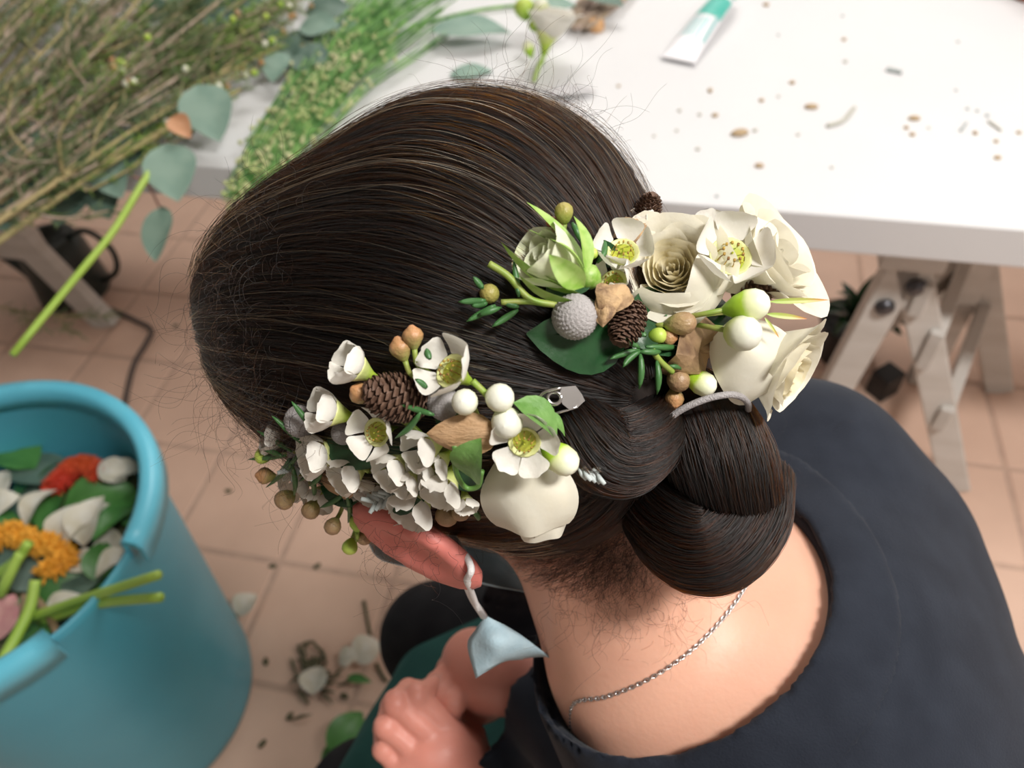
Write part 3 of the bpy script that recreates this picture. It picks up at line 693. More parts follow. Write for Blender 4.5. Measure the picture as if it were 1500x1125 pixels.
def brunia(parent, px, py, r, lift=0.014, asp=1.0, d=(0.2, 0.3, 0.9)):
    D = sdist(px, py)-lift; return link('brunia_ball', BRUN, parent, frame(PD(px, py, D), vdir(*d), None, 2*r*D/FPX)@Matrix.Diagonal((1, 1, asp, 1)))
def cone_mesh():
    b = MB(); n = 130; r_ = random.Random(4)
    b.lathe([(0.0, -0.47), (0.22, -0.42), (0.30, -0.1), (0.27, 0.2), (0.13, 0.42), (0.0, 0.46)], 10)
    for i in range(n):
        t = (i+0.5)/n; z = -0.46+0.93*t; R = 0.36*math.sqrt(max(0.02, 1-(1.9*(t-0.46))**2)); a = i*2.39996
        e = np.array([math.cos(a), math.sin(a), 0]); tn = np.array([-math.sin(a), math.cos(a), 0]); up = np.array([0, 0, 1.])
        o = nrm(e*0.8+up*(t-0.25)*1.1); w = 0.075+0.03*r_.random(); h = 0.05
        p = e*R*0.8+up*z; q = p+o*0.11+up*0.02
        V = [p-tn*w*0.6, p+tn*w*0.6, q+tn*w+up*0.012*r_.uniform(-1, 1), q+o*0.03, q-tn*w+up*0.012*r_.uniform(-1, 1), p-up*h-tn*w*0.5, p-up*h+tn*w*0.5, q-up*h*0.7+tn*w*0.8, q-up*h*0.7-tn*w*0.8]
        b.add(V, [(0, 1, 2, 3, 4), (0, 4, 8, 5), (1, 6, 7, 2), (4, 3, 2, 7, 8), (5, 8, 7, 6)])
    return b.mesh('alder_cone', m_cone, smooth=False)
CONE = cone_mesh()
def cone(parent, px, py, length, d, asp=1.0, lift=0.014):
    D = sdist(px, py)-lift; s = length*D/FPX; q = link('brown_cone', CONE, parent, frame(PD(px, py, D), vdir(*d), None, s)@Matrix.Diagonal((asp, asp, 1, 1))); return q
def leaf_mesh(name, m, L=1.0, Wd=0.25, bend=0.3, fold=0.25, curl=0.0, n=8, tip=1.0, ruf=0.0, seed=1):
    r_ = random.Random(seed); p0 = r_.uniform(0, 6)
    def fn(u, v):
        w = Wd*(math.sin(math.pi*min(1, v**0.8))**0.8+0.03)*(1-0.25*v*(tip-1))
        z = bend*math.sin(v*math.pi*0.9)+fold*abs(u)*w-curl*(u*w)**2*4+ruf*math.sin(7*v+4*u+p0)*w
        return (v*L, u*w, z)
    V, F = grid(fn, 4, n); return mkmesh(name, V, F, m)
def leaf(parent, name, me, a, b, up=(0, 0, 1), lift=0.02, wid=1.0, liftb=None):
    p, q = PD(a[0], a[1], sdist(*a)-lift), PD(b[0], b[1], sdist(*b)-(lift if liftb is None else liftb)); x = q-p; L = np.linalg.norm(x)
    z = vdir(*up); M_ = frame(p, z-nrm(x)*(z@nrm(x)), x, L)@Matrix.Diagonal((1, wid, wid, 1)); return link(name, me, parent, M_)
# roses: petals wound round a cup, each its own mesh
def rose(parent, px, py, D, d, R, n_in, n_out, H=1.2, openness=0.5, seed=1, heart=True, up=None, back=0.45, curlk=1.0, mats=(m_rosein, m_rose)):
    r_ = random.Random(seed); s = R*D/FPX; z = vdir(*d); o = PD(px, py, D)-z*s*H*back
    core = MB(); core.lathe([(0.03, -0.12), (0.10, -0.08), (0.22, 0.0), (0.20, 0.12), (0.05, 0.3)], 12)
    q = link('rose', core.mesh('rose_heart', mats[0]), parent, frame(o, z, vdir(*(up or (0.1, 1, 0.1))), s))
    tot = n_in+n_out
    for i in range(tot):
        t = i/(tot-1); inner = i < n_in
        if inner: k = i/max(1, n_in-1); rad = 0.07+0.46*k**0.9; h = H*(0.80+0.10*k); wd = 1.5-0.35*k; curl = 0.10*k*curlk; op = openness*0.25*k
        else: k = (i-n_in)/max(1, n_out-1); rad = 0.58+0.32*k; h = H*(0.92-0.10*k*openness*1.4); wd = 1.02+0.05*k; curl = (0.22+0.28*k)*curlk; op = openness*(0.35+0.65*k)
        ang = i*2.39996+r_.uniform(-0.2, 0.2); p1, p2, p3 = [r_.uniform(0, 6) for _ in range(3)]; hw = r_.uniform(0.94, 1.06)
        ru = 0.016 if inner else 0.028
        def fn(u, v):
            v2 = v*(1-0.20*u**4*v)*(hw)+0.018*v*math.sin(3*u+p1)
            rr = rad*(0.30+0.70*min(1, v2*1.35)**0.65)*(1+op*0.42*v2**2)
            a = ang+u*wd*(0.55+0.45*math.sin(min(1, v*1.5)*math.pi/2))
            zz = h*v2; e = max(0, v2-0.72)/0.28
            edge = 0.35+0.65*abs(u)**1.5
            rr += curl*0.62*e**1.6*(0.6+0.6*edge); zz -= curl*0.55*e**2*edge
            rr += ru*math.sin(6*u+p2)*v*v+ru*0.7*math.sin(11*u+5*v+p3)*v**3+0.022*u*(1 if inner else 1.6)
            return (rr*math.cos(a), rr*math.sin(a), zz)
        V, F = grid(fn, 12, 10)
        pm = mkmesh('petal', V, F, mats[0] if (inner and heart) else mats[1]); link('petal', pm, q)
    return q

# ---------------------------------------------------------------- hairpiece over the ear
combA = empty('floral_hairpiece', PD(620, 660, 0.305), 'white waxflower hairpiece with grey balls and one rose, pinned above the ear', 'hairpiece', 'floral hairpieces in the dark hair')
combA.matrix_world = Matrix.Identity(4)
A = combA
for a in [(518, 537, (-0.75, 0.45, 0.55), 66, 'cup'), (481, 603, (-0.85, 0.25, 0.5), 66, 'cup'), (468, 665, (-0.85, -0.15, 0.5), 68, 'cup'), (549, 634, (-0.45, -0.1, 0.9), 66, 'open'),
          (512, 692, (-0.7, -0.45, 0.55), 62, 'cup'), (578, 686, (-0.65, -0.45, 0.55), 62, 'cup'), (622, 656, (-0.75, -0.3, 0.55), 66, 'cup'), (650, 712, (-0.45, -0.75, 0.5), 66, 'cup'),
          (608, 740, (-0.5, -0.75, 0.5), 72, 'cup'), (657, 541, (-0.55, 0.35, 0.75), 82, 'open'), (768, 650, (-0.05, -0.35, 0.95), 74, 'flat'), (404, 640, (-0.8, 0.1, 0.4), 50, 'cup'),
          (437, 706, (-0.5, -0.5, 0.6), 52, 'cup'), (548, 752, (-0.3, -0.8, 0.4), 52, 'cup'), (545, 716, (-0.4, -0.6, 0.5), 50, 'cup'), (622, 690, (-0.6, -0.4, 0.6), 50, 'cup'), (683, 737, (0.2, -0.8, 0.5), 36, 'cup'),
          (470, 728, (-0.4, -0.7, 0.5), 48, 'cup'), (596, 704, (-0.5, -0.6, 0.6), 50, 'cup'), (575, 742, (-0.5, -0.7, 0.5), 50, 'cup'), (640, 680, (-0.6, -0.5, 0.6), 52, 'cup'), (530, 730, (-0.3, -0.6, 0.6), 50, 'cup')]:
    lf = 0.020 if a[1] < 700 else 0.024
    waxflower(A, a[0], a[1], a[2], a[3], a[4], lift=0.030 if a[0] == 768 else (0.013 if a[0] in (437, 548, 404, 545, 470) else lf))
for a in [('brown', 587, 511, 19, (-0.3, 0.9, 0.3), (636, 572)), ('brown', 605, 494, 18, (-0.1, 0.95, 0.3), (640, 560)), ('brown', 529, 577, 19, (-0.6, 0.5, 0.6), (600, 622)),
          ('brown', 389, 697, 14, (-0.8, 0.1, 0.3), None), ('grey', 418, 731, 15, (-0.7, -0.5, 0.3), None), ('grey', 456, 746, 14, (-0.5, -0.8, 0.3), (480, 710)), ('grey', 488, 770, 13, (-0.3, -0.7, 0.6), (508, 722)),
          ('grey', 534, 786, 12, (0.1, -0.9, 0.3), (525, 740)), ('lime', 513, 800, 12, (-0.25, -0.9, 0.3), (524, 768)), ('lime', 524, 767, 13, (0.1, 0.9, 0.4), (522, 722)), ('grey', 547, 752, 16, (0.2, -0.9, 0.3), None),
          ('grey', 655, 753, 18, (-0.2, -0.8, 0.5), None), ('grey', 675, 748, 15, (0.2, -0.8, 0.5), None), ('lime', 386, 668, 12, (-0.8, 0, 0.3), None),
          ('white', 681, 589, 20, (-0.2, 0.1, 0.95), (705, 620)), ('white', 732, 583, 22, (0.2, 0.3, 0.9), (735, 615)), ('white', 743, 619, 24, (-0.2, -0.2, 0.95), (740, 640)), ('green', 822, 672, 27, (0.75, -0.55, 0.45), (798, 630))]:
    bud(A, a[0], a[1], a[2], a[3], a[4], lift=0.027 if a[0] in ('white', 'green') else 0.017, stem=a[5])
brunia(A, 442, 617, 24, 0.010); brunia(A, 648, 588, 23, 0.014, 1.25, (0.3, -0.9, 0.3)); brunia(A, 503, 634, 17, 0.006); brunia(A, 440, 662, 18, 0.006)
cone(A, 581, 582, 86, (-0.9, 0.2, 0.3), 1.05, 0.017)
LF_DRY = leaf_mesh('dry_leaf', m_dried, 1, 0.26, 0.08, 0.15, 0.6, ruf=0.12, seed=3); LF_GR = leaf_mesh('leaf', m_leaf, 1, 0.24, 0.10, 0.3, ruf=0.04); LF_DK = leaf_mesh('dark_leaf', m_darkleaf, 1, 0.24, 0.06, 0.2)
LF_GRW = leaf_mesh('leaf_wide', m_leaf, 1, 0.36, 0.18, 0.35, seed=5)
leaf(A, 'dry_leaf', LF_DRY, (732, 640), (626, 634), (-0.1, -0.3, 1), 0.027, 1.15); leaf(A, 'dry_leaf', LF_DRY, (470, 704), (530, 712), (0, -0.2, 1), 0.014, 1.1)
leaf(A, 'green_leaf', LF_GRW, (690, 700), (708, 640), (-0.4, 0.1, 0.9), 0.032, 1.0); leaf(A, 'green_leaf', LF_GRW, (752, 590), (812, 648), (0.5, 0.5, 0.5), 0.026, 0.9); leaf(A, 'green_leaf', LF_GR, (795, 605), (826, 640), (0.6, 0.4, 0.4), 0.018, 1.1)
leaf(A, 'dark_leaf', LF_DK, (640, 600), (690, 640), (0, 0, 1), 0.010, 1.4); leaf(A, 'dark_leaf', LF_DK, (660, 690), (712, 712), (0, -0.2, 1), 0.016, 1.3); leaf(A, 'dark_leaf', LF_DK, (480, 640), (560, 680), (0, 0, 1), 0.008, 1.3)
leaf(A, 'dark_leaf', LF_DK, (560, 660), (660, 690), (0, 0, 1), 0.008, 1.3); leaf(A, 'dark_leaf', LF_DK, (560, 720), (640, 710), (0, 0, 1), 0.010, 1.3); leaf(A, 'dark_leaf', LF_DK, (470, 690), (560, 730), (0, 0, 1), 0.006, 1.3)
twig(A, [(666, 652), (668, 690), (682, 714), (700, 712), (706, 690)], 0.0010, 0.030, 'curled_leaf_rim', m_leaf)
for a, b in [((457, 627), (427, 588)), ((441, 649), (398, 609)), ((428, 662), (376, 631)), ((418, 667), (363, 673)), ((437, 665), (389, 714)), ((427, 680), (430, 726)), ((452, 690), (459, 730)), ((464, 676), (437, 705)), ((414, 669), (380, 656)),
             ((502, 725), (468, 744)), ((508, 726), (509, 766)), ((529, 732), (542, 759)), ((616, 604), (578, 642)), ((636, 608), (586, 593)), ((630, 527), (625, 510)), ((626, 568), (608, 555)), ((424, 672), (408, 690)), ((470, 690), (452, 712)), ((690, 745), (700, 762))]:
    needle(A, a, b, 0.024)
twig(A, [(414, 666), (445, 661), (490, 668), (540, 690)]); twig(A, [(540, 690), (620, 672), (700, 640), (760, 640), (800, 640)], 0.0013, 0.006)
twig(A, [(551, 552), (580, 600), (620, 640)], 0.0012, 0.012); twig(A, [(692, 558), (714, 580), (726, 600)], 0.0012, 0.022)
rose(A, 782, 722, sdist(776, 722)-0.010, (0.78, -0.45, 0.0), 56, 5, 6, 1.45, 0.25, 11, True, back=0.5, curlk=0.5)
# the big outer petal that hides the rose's side
def big_petal(parent, px, py, D, wpx, hpx, zdir, up, bulge=0.35, seed=1, m=m_rose):
    r_ = random.Random(seed); p1, p2 = r_.uniform(0, 6), r_.uniform(0, 6)
    def fn(u, v):
        w = math.sqrt(max(0, 1-(1.9*v-1.0)**2*0.72))*0.5*(0.75+0.5*v); x = u*w*(1+0.02*math.sin(9*v+p2)); y = (v-0.5)*(1-0.12*u*u)+0.018*math.sin(5*u+p1)*v*v
        return (x, y, -bulge*(u*u*0.55+(v-0.45)**2*1.3)+0.012*math.sin(6*u+4*v+p2))
    V, F = grid(fn, 14, 14); s = hpx*D/FPX; y = vdir(*up); z = vdir(*zdir); x = np.cross(y, z); z = np.cross(nrm(x), y)
    return link('petal', mkmesh('petal', V, F, m), parent, frame(PD(px, py, D), z, np.cross(y, z), s)@Matrix.Diagonal((wpx/hpx, 1, 1, 1)))
q = [c for c in A.children if c.name.startswith('rose')][0]
def under(o, par): o.matrix_basis = par.matrix_basis.inverted()@o.matrix_basis; o.parent = par; return o
Dr = sdist(770, 722)-0.030
under(big_petal(A, 770, 722, Dr, 140, 142, (-0.12, -0.15, 1), (0.08, -1, -0.1), 0.42, 3), q); under(big_petal(A, 806, 736, Dr+0.009, 90, 120, (0.45, -0.2, 0.8), (0.25, -1, -0.1), 0.38, 5), q); under(big_petal(A, 790, 672, Dr+0.004, 96, 60, (0.3, 0.2, 0.9), (0.7, -0.6, 0.1), 0.35, 6, m_petal), q)
def silver(parent, px, py, d, L, lift=0.022):
    D = sdist(px, py)-lift; b = MB(); s = D/FPX; base = PD(px, py, D); dd = vdir(*d); sd = np.cross(dd, CF)
    b.tube([base-dd*L*0.5*s, base+dd*L*0.45*s], 2.2*s, 6)
    for i in range(9):
        t = -0.35+0.1*i; e = base+dd*L*t*s; k = 1 if i % 2 else -1; o = nrm(dd*0.8+sd*k*0.9-CF*0.3*(i % 3-1)); b.tube([e, e+o*9*s, e+o*17*s+dd*3*s], [2.6*s, 4.0*s, 3.0*s], 6)
    return b.obj('silver_foliage', m_silver, parent)
silver(A, 860, 690, (0.85, -0.2, 0.3), 34, 0.024); silver(A, 566, 728, (-0.8, -0.3, 0.3), 44); silver(A, 440, 675, (-0.5, -0.6, 0.3), 40, 0.012)

# ---------------------------------------------------------------- hairpiece at the back of the head
combB = empty('floral_hairpiece', (0, 0, 0), 'cream rose hairpiece with rosebud, grey ball and cones, pinned above the bun', 'hairpiece', 'floral hairpieces in the dark hair'); B = combB
rose(B, 985, 396, 0.314, (-0.25, 0.20, 0.95), 72, 16, 9, 1.05, 0.55, 21, True, up=(0, 1, 0.2), back=0.55)
rose(B, 1128, 384, 0.340, (0.62, 0.42, 0.62), 76, 6, 8, 1.15, 0.6, 22, False, back=0.5, curlk=0.7)
rose(B, 1142, 536, 0.330, (0.72, -0.48, 0.5), 68, 9, 8, 1.3, 0.32, 23, True, back=0.5, curlk=0.7)
rs = [c for c in B.children if c.name.startswith('rose')]
under(big_petal(B, 1046, 440, 0.307, 84, 100, (0.6, -0.35, 0.7), (0.5, 0.85, 0.1), 0.42, 31), rs[0]); under(big_petal(B, 984, 458, 0.306, 110, 62, (-0.1, -0.85, 0.5), (-0.1, 0.5, 0.75), 0.4, 32), rs[0])
under(big_petal(B, 1086, 368, 0.326, 86, 116, (-0.25, 0.1, 0.95), (0.3, 1, 0.05), 0.45, 33), rs[1])
under(big_petal(B, 1106, 520, 0.308, 120, 116, (-0.15, 0.15, 1), (0.6, -0.6, 0.0), 0.5, 36), rs[2])
# rosebud with its sepals
bq = rose(B, 810, 386, 0.281, (-0.75, 0.40, 0.5), 56, 7, 5, 1.55, 0.05, 24, True, back=0.5, curlk=0.1, mats=(m_rosebud, m_rosebud)); bq.name = 'rosebud'
SEP = leaf_mesh('sepal', m_sepal, 1, 0.20, 0.14, 0.35, tip=1.6)
for a, b, up, w, l in [((858, 408), (803, 352), (0.4, 0.9, 0.3), 0.9, 0.030), ((862, 400), (770, 298), (0.3, 0.6, 0.6), 0.5, 0.020), ((856, 420), (804, 372), (-0.2, -0.2, 1), 1.35, 0.040), ((850, 430), (736, 352), (-0.5, -0.7, 0.3), 0.6, 0.016),
                       ((858, 398), (838, 318), (0.6, 0.5, 0.6), 0.9, 0.026), ((840, 440), (760, 400), (-0.2, -0.9, 0.3), 0.7, 0.020), ((860, 405), (772, 338), (0.1, 0.8, 0.3), 0.5, 0.014)]:
    leaf(B, 'sepal', SEP, a, b, up, l, w)
_b = MB(); _b.lathe([(0.1, -0.5), (0.35, -0.3), (0.5, 0.0), (0.42, 0.3), (0.3, 0.4)], 14); link('rose_hip', _b.mesh('rose_hip', m_sepal), B, frame(PD(862, 406, 0.288), vdir(-0.8, 0.4, 0.3), None, 0.010))
for a in [(913, 366, (-0.05, 0.45, 0.88), 72, 'open', 0.296), (897, 410, (-0.35, 0.45, 0.8), 62, 'cup', 0.293), (1072, 372, (0.05, 0.35, 0.9), 92, 'open', 0.312), (1030, 338, (-0.1, 0.7, 0.6), 66, 'flat', 0.328), (936, 327, (-0.2, 0.7, 0.4), 44, 'cup', 0.326)]:
    waxflower(B, a[0], a[1], a[2], a[3], a[4], D=a[5])
brunia(B, 842, 464, 33, 0.014)
cone(B, 919, 473, 66, (-0.35, -0.85, 0.4), 1.0, 0.016); cone(B, 948, 309, 46, (0.3, 0.8, 0.5), 1.05, 0.02); cone(B, 1108, 418, 72, (0.9, 0.15, 0.4), 0.85, 0.055)
LF_BR = leaf_mesh('bract', m_dried2, 1, 0.32, 0.18, 0.5, 1.2, ruf=0.35, seed=8)
for a, b, up, w, l in [((872, 428), (926, 440), (0, 0.4, 0.9), 1.1, 0.024), ((884, 424), (884, 480), (-0.4, 0.1, 0.9), 1.0, 0.022), ((990, 518), (1036, 496), (-0.2, -0.3, 0.9), 1.3, 0.026), ((1022, 504), (1062, 496), (0, -0.2, 0.9), 0.9, 0.034), ((905, 348), (940, 330), (-0.2, 0.8, 0.5), 0.9, 0.014)]:
    leaf(B, 'dry_bract', LF_BR, a, b, up, l, w)
for a in [('grey', 996, 474, 18, (0.9, 0.05, 0.4), (960, 480), .302, 1.3), ('brown', 978, 494, 15, (0.9, -0.1, 0.4), None, .304, 1), ('lime', 962, 492, 13, (0.9, 0.1, 0.4), (940, 480), .302, 1.1), ('grey', 993, 556, 18, (0.1, -0.3, 0.95), (966, 520), .312, 1.1), ('brown', 988, 582, 16, (-0.1, -0.9, 0.4), None, .316, 1.1),
          ('green', 1028, 561, 21, (0.75, -0.45, 0.5), (1000, 545), .312, 1), ('olive', 718, 431, 15.5, (-0.3, 0.2, 0.9), None, .283, 1.05), ('olive', 826, 313, 14.5, (-0.05, 0.95, 0.4), (846, 365), .284, 1.1), ('red', 809, 326, 9, (-0.4, 0.5, 0.7), None, .286, 1), ('grey', 817, 335, 10, (-0.2, 0.4, 0.8), None, .285, 1),
          ('green', 1098, 447, 27, (0.88, 0.15, 0.45), (1060, 460), .300, 1.0), ('white', 1088, 488, 26, (0.6, -0.2, 0.75), (1060, 480), .298, 1.05), ('lime', 868, 372, 9, (0, 0.5, 0.8), None, .29, 1)]:
    bud(B, a[0], a[1], a[2], a[3], a[4], stem=a[5], D=a[6], asp=a[7])
leaf(B, 'dark_leaf', LF_DK, (920, 500), (770, 488), (0, -0.2, 1), 0.006, 1.25); leaf(B, 'dark_leaf', LF_DK, (870, 440), (800, 490), (-0.1, 0, 1), 0.006, 1.2)
for a, b in [((920, 500), (1000, 450)), ((960, 440), (930, 520)), ((900, 390), (870, 350)), ((1020, 470), (1080, 500)), ((1060, 440), (1020, 500)), ((860, 380), (800, 440))]: leaf(B, 'dark_leaf', LF_DK, a, b, (0, 0, 1), 0.010, 1.4)
for a, b in [((712, 440), (671, 442)), ((714, 444), (690, 448)), ((726, 447), (683, 471)), ((759, 454), (720, 479)), ((708, 423), (693, 405)), ((937, 510), (911, 490)), ((937, 512), (894, 526)), ((938, 514), (913, 538)), ((938, 518), (936, 570)), ((962, 528), (962, 578)), ((946, 508), (998, 508)), ((937, 515), (968, 515)),
             ((760, 435), (752, 380)), ((838, 326), (852, 356)), ((875, 385), (885, 350)), ((946, 493), (940, 484)), ((760, 450), (735, 441)), ((700, 462), (735, 450)), ((1000, 470), (975, 462)), ((980, 536), (1012, 538))]:
    needle(B, a, b, 0.013 if b[0] < 900 else 0.020)
twig(B, [(716, 386), (745, 405), (776, 438), (815, 447)], 0.0013, 0.012); twig(B, [(734, 443), (776, 442), (815, 447)], 0.0011, 0.012); twig(B, [(955, 512), (968, 530), (985, 545)], 0.0012, 0.02); twig(B, [(815, 447), (900, 470), (980, 470), (1060, 450)], 0.0014, 0.006)
SEPT = leaf_mesh('sepal_tip', m_tip, 1, 0.05, 0.03, 0.3, tip=1.7)
for a, b in [((1126, 442), (1221, 437)), ((1122, 460), (1186, 466)), ((1120, 465), (1140, 495))]:
    p, q_ = PD(a[0], a[1], 0.306), PD(b[0], b[1], 0.308); x = q_-p; link('sepal', SEPT, B, frame(p, -CF, x, np.linalg.norm(x))@Matrix.Diagonal((1, 1.4 if b[1] > 437 else 1, 1, 1)))

# ================================================================== MASK, NECKLACE, HAIR TIE, CLIP
m_mask = mat('pale_blue_mask', (0.46, 0.60, 0.66), 0.8, (0.40, 0.55, 0.62), 120, bump=0.2, bscale=600, trans=0.15)
m_loop = mat('white_elastic', (0.72, 0.70, 0.69), 0.8, bump=0.3, bscale=900)
mk = MB()
def mfn(u, v):
    th = u*1.30; c = -0.028-0.108*v; pl = 0.0022*math.sin(v*22)*math.cos(th)
    rr = 0.083*math.sin(th)
    return SK+HF*(0.030+(0.096-0.020*abs(v-0.45))*math.cos(th)+pl)+HL*rr*(1-0.22*v)+HU*c
V, F = grid(mfn, 24, 20); mk.add(V, F)
fp = [[PD(712, 901, .428), PD(746, 921, .432), PD(775, 939, .440), PD(806, 962, .452)],
      [PD(697, 924, .436), PD(726, 938, .424), PD(757, 948, .436), PD(796, 960, .456)],
      [PD(686, 945, .440), PD(720, 958, .432), PD(739, 962, .438), PD(770, 962, .462)],
      [PD(698, 993, .446), PD(716, 980, .442), PD(739, 967, .450), PD(765, 964, .470)]]
fq = np.array([bez(r, 13) for r in fp]); fq = np.array([bez(fq[:, j], 13) for j in range(13)]).transpose(1, 0, 2)
mk.add(fq.reshape(-1, 3), [(i*13+j, i*13+j+1, (i+1)*13+j+1, (i+1)*13+j) for i in range(12) for j in range(12)])
mask = mk.obj('face_mask', m_mask); tag(mask, 'pale blue pleated face mask hanging under the jaw', 'mask')
sol = mask.modifiers.new('solid', 'SOLIDIFY'); sol.thickness = 0.0008
skn = lambda p: sd_skin(p)
def onskin(pts, off, fn=skn, n=30):
    out = []
    for q in pts:
        p, t = hit(fn, q[0], q[1], far=0.6)
        if t < 0.44: out.append(p-ray(q[0], q[1])*off)
    return bez(out, n)
for pts in ([PD(708, 903, .426), PD(692, 878, .400), PD(682, 856, .378), PD(672, 838, .362)],):
    b = MB(); b.tube(bez(pts, 16), 0.0016, 8); b.obj('ear_loop', m_loop, mask)
b = MB(); b.tube(np.concatenate([[PD(710, 903, .425), PD(697, 885, .408)], onskin([(684, 850), (688, 825), (676, 795), (650, 772), (620, 760)], 0.002, n=22)]), 0.0016, 8); b.obj('ear_loop', m_loop, mask)

m_steel = mat('silver_metal', (0.62, 0.61, 0.60), 0.25, metal=1.0)
sh_ = lambda p: np.minimum(sd_skin(p), sd_shirt(p))
path = [hit(skn, x, y, far=0.62)[0]-ray(x, y)*0.001 for x, y in [(1108, 800), (1112, 815), (1095, 855), (1060, 905), (1010, 955), (950, 995), (890, 1020), (840, 1032)]]
front = NB+np.array([-0.10, 0.02, -0.075])
def snap(p, off=0.0015):
    for _ in range(12): p = p-sgrad(sd_skin, p[None])[0]*(sd_skin(p[None])[0]-off)
    return p
path += [snap(NB+np.array(v)) for v in ((-0.085, -0.03, -0.07), (-0.10, 0.02, -0.07), (-0.085, 0.065, -0.05), (-0.02, 0.085, -0.02), (0.025, 0.065, 0.0))]; path.append(path[0])
cp = bez(path, 500); seg = np.concatenate([[0], np.cumsum(np.linalg.norm(np.diff(cp, axis=0), axis=1))]); N_ = int(seg[-1]/0.0021)
cx_ = np.stack([np.interp(np.linspace(0, seg[-1], N_), seg, cp[:, i]) for i in range(3)], 1)
b = MB()
for i in range(N_-1):
    t_ = nrm(cx_[i+1]-cx_[i]); n_ = nrm(np.cross(t_, [0.3, 0.2, 1])); n2 = np.cross(t_, n_); w = nrm(n_+n2*(1 if i % 2 else -1))
    a = np.arange(9)*2*math.pi/8; b.tube(cx_[i]+0.0016*np.cos(a)[:, None]*t_+0.00095*np.sin(a)[:, None]*w, 0.00042, 4, cap=False)
nk = b.obj('necklace', m_steel); tag(nk, 'thin silver chain necklace lying on the bare neck', 'necklace')

m_tie = mat('grey_elastic', (0.30, 0.28, 0.28), 0.8, (0.36, 0.34, 0.34), 300, bump=0.5, bscale=1500)
b = MB(); b.tube(bez([PD(962, 640, .330), PD(970, 626, .311), PD(992, 604, .306), PD(1030, 586, .305), PD(1068, 578, .308), PD(1090, 584, .316), PD(1096, 597, .326), PD(1085, 615, .350), PD(1030, 610, .362), PD(975, 630, .350), PD(962, 640, .330)], 60), 0.00135, 10)
tag(b.obj('hair_tie', m_tie), 'grey elastic hair tie looped around the bun', 'hair tie')
clip = empty('hair_clip', (0, 0, 0), 'small metal alligator clip gripping the hair beside the bun', 'hair clip')
b = MB(); b.tube(bez([PD(772, 588, .286), PD(786, 586, .284), PD(798, 574, .283), PD(822, 568, .283)], 14), 0.0007, 6); b.tube(bez([PD(790, 612, .288), PD(812, 606, .287), PD(846, 596, .287)], 10), 0.0006, 6); b.obj('spring_wire', m_steel, clip)
ring = [(822, 567), (843, 565), (852, 577), (857, 587), (846, 597), (834, 600), (824, 592), (820, 580)]; hole = [(817+14*0+8*math.cos(a), 583+7*math.sin(a)) for a in np.arange(8)*math.pi/4]
b = MB(); top_ = [PD(x, y, .284+0.00012*(x-820)) for x, y in ring]; bot = [p+CF*0.0008 for p in top_]; k = len(top_)
b.add(top_+bot, [tuple(range(k-1, -1, -1)), tuple(range(k, 2*k))]+[(i, (i+1) % k, (i+1) % k+k, i+k) for i in range(k)]); b.obj('jaw_plate', m_steel, clip, smooth=False)
b = MB(); a = np.linspace(0, 2*math.pi, 17); b.tube([PD(812+10*math.cos(q), 583+9*math.sin(q), .285) for q in a], 0.0009, 6, cap=False); b.obj('hinge_ring', m_steel, clip)

# ================================================================== TRESTLES
def PG(px, py, gy):              # point of the upright plane gy = const in the room frame seen at a pixel
    d = ray(px, py); return CAM+d*((gy-CAM@ay)/(d@ay))
def leg_line(a, b, gy, z0=None, z1=0.0):
    p, q = PG(*a, gy), PG(*b, gy); d = (q-p)/(q[2]-p[2])
    return p+d*((TZ-TT-0.035 if z0 is None else z0)-p[2]), p+d*(z1-p[2])
m_bolt = mat('dark_bolt', (0.10, 0.10, 0.11), 0.35, metal=0.9)
tr = empty('trestle', (0, 0, 0), 'white painted wooden trestle with bolts, beside the back of the seated person', 'trestle', 'trestles under the table top')
G1, G2 = EDGE+0.09, EDGE+0.40
def wood(a, b, w, t, name, par): m_ = MB(); m_.beam(a, b, w, t, up=ay); return bevel(m_.obj(name, m_wood, par, smooth=False), 0.004, 2)
L1 = leg_line((1322, 388), (1222, 570), G1); L2 = leg_line((1336, 388), (1388, 660), G1); L3 = leg_line((1428, 400), (1330, 590), G2); L4 = leg_line((1440, 400), (1470, 620), G2)
for L in (L1, L2, L3, L4): wood(L[0], L[1], 0.058, 0.034, 'leg', tr)
top1 = (L1[0]+L2[0])/2; top2 = (L3[0]+L4[0])/2
gxm = toroom(top1)[0]; b1 = RP(gxm, G1-0.05, TZ-TT-0.03); b2 = RP(gxm, G2+0.10, TZ-TT-0.03)
m_ = MB(); m_.beam(b1, b2, 0.10, 0.055); bevel(m_.obj('top_bar', m_wood, tr, smooth=False), 0.004)
lerp = lambda L, t: L[0]+(L[1]-L[0])*t
for t, w, nm in ((0.16, 0.07, 'cross_board'), (0.34, 0.09, 'cross_board'), (0.62, 0.06, 'cross_board')):
    a, c = lerp(L2, t), lerp(L4, t); m_ = MB(); m_.beam(a-ay*0.03, c+ay*0.03, 0.024, w); bevel(m_.obj(nm, m_wood, tr, smooth=False), 0.003)
for t in (0.35,):
    a, c = lerp(L1, t), lerp(L3, t); m_ = MB(); m_.beam(a+ay*0.0, c, 0.024, 0.05); bevel(m_.obj('cross_board', m_wood, tr, smooth=False), 0.003)
pl = lerp(L4, 0.30); m_ = MB(); m_.box(pl-ay*0.04+np.array([0, 0, -0.02]), (0.085, 0.022, 0.26), np.stack([ax, ay, [0, 0, 1.]], 1)); bevel(m_.obj('side_plate', m_wood, tr, smooth=False), 0.003)
for L, t in ((L1, 0.2), (L2, 0.12), (L4, 0.16)):
    b = MB(); b.lathe([(0.0, 0.012), (0.010, 0.011), (0.016, 0.006), (0.017, 0.0)], 14); b.obj('bolt', m_bolt, tr, mw=frame(lerp(L, t)-ay*0.019, -ay))
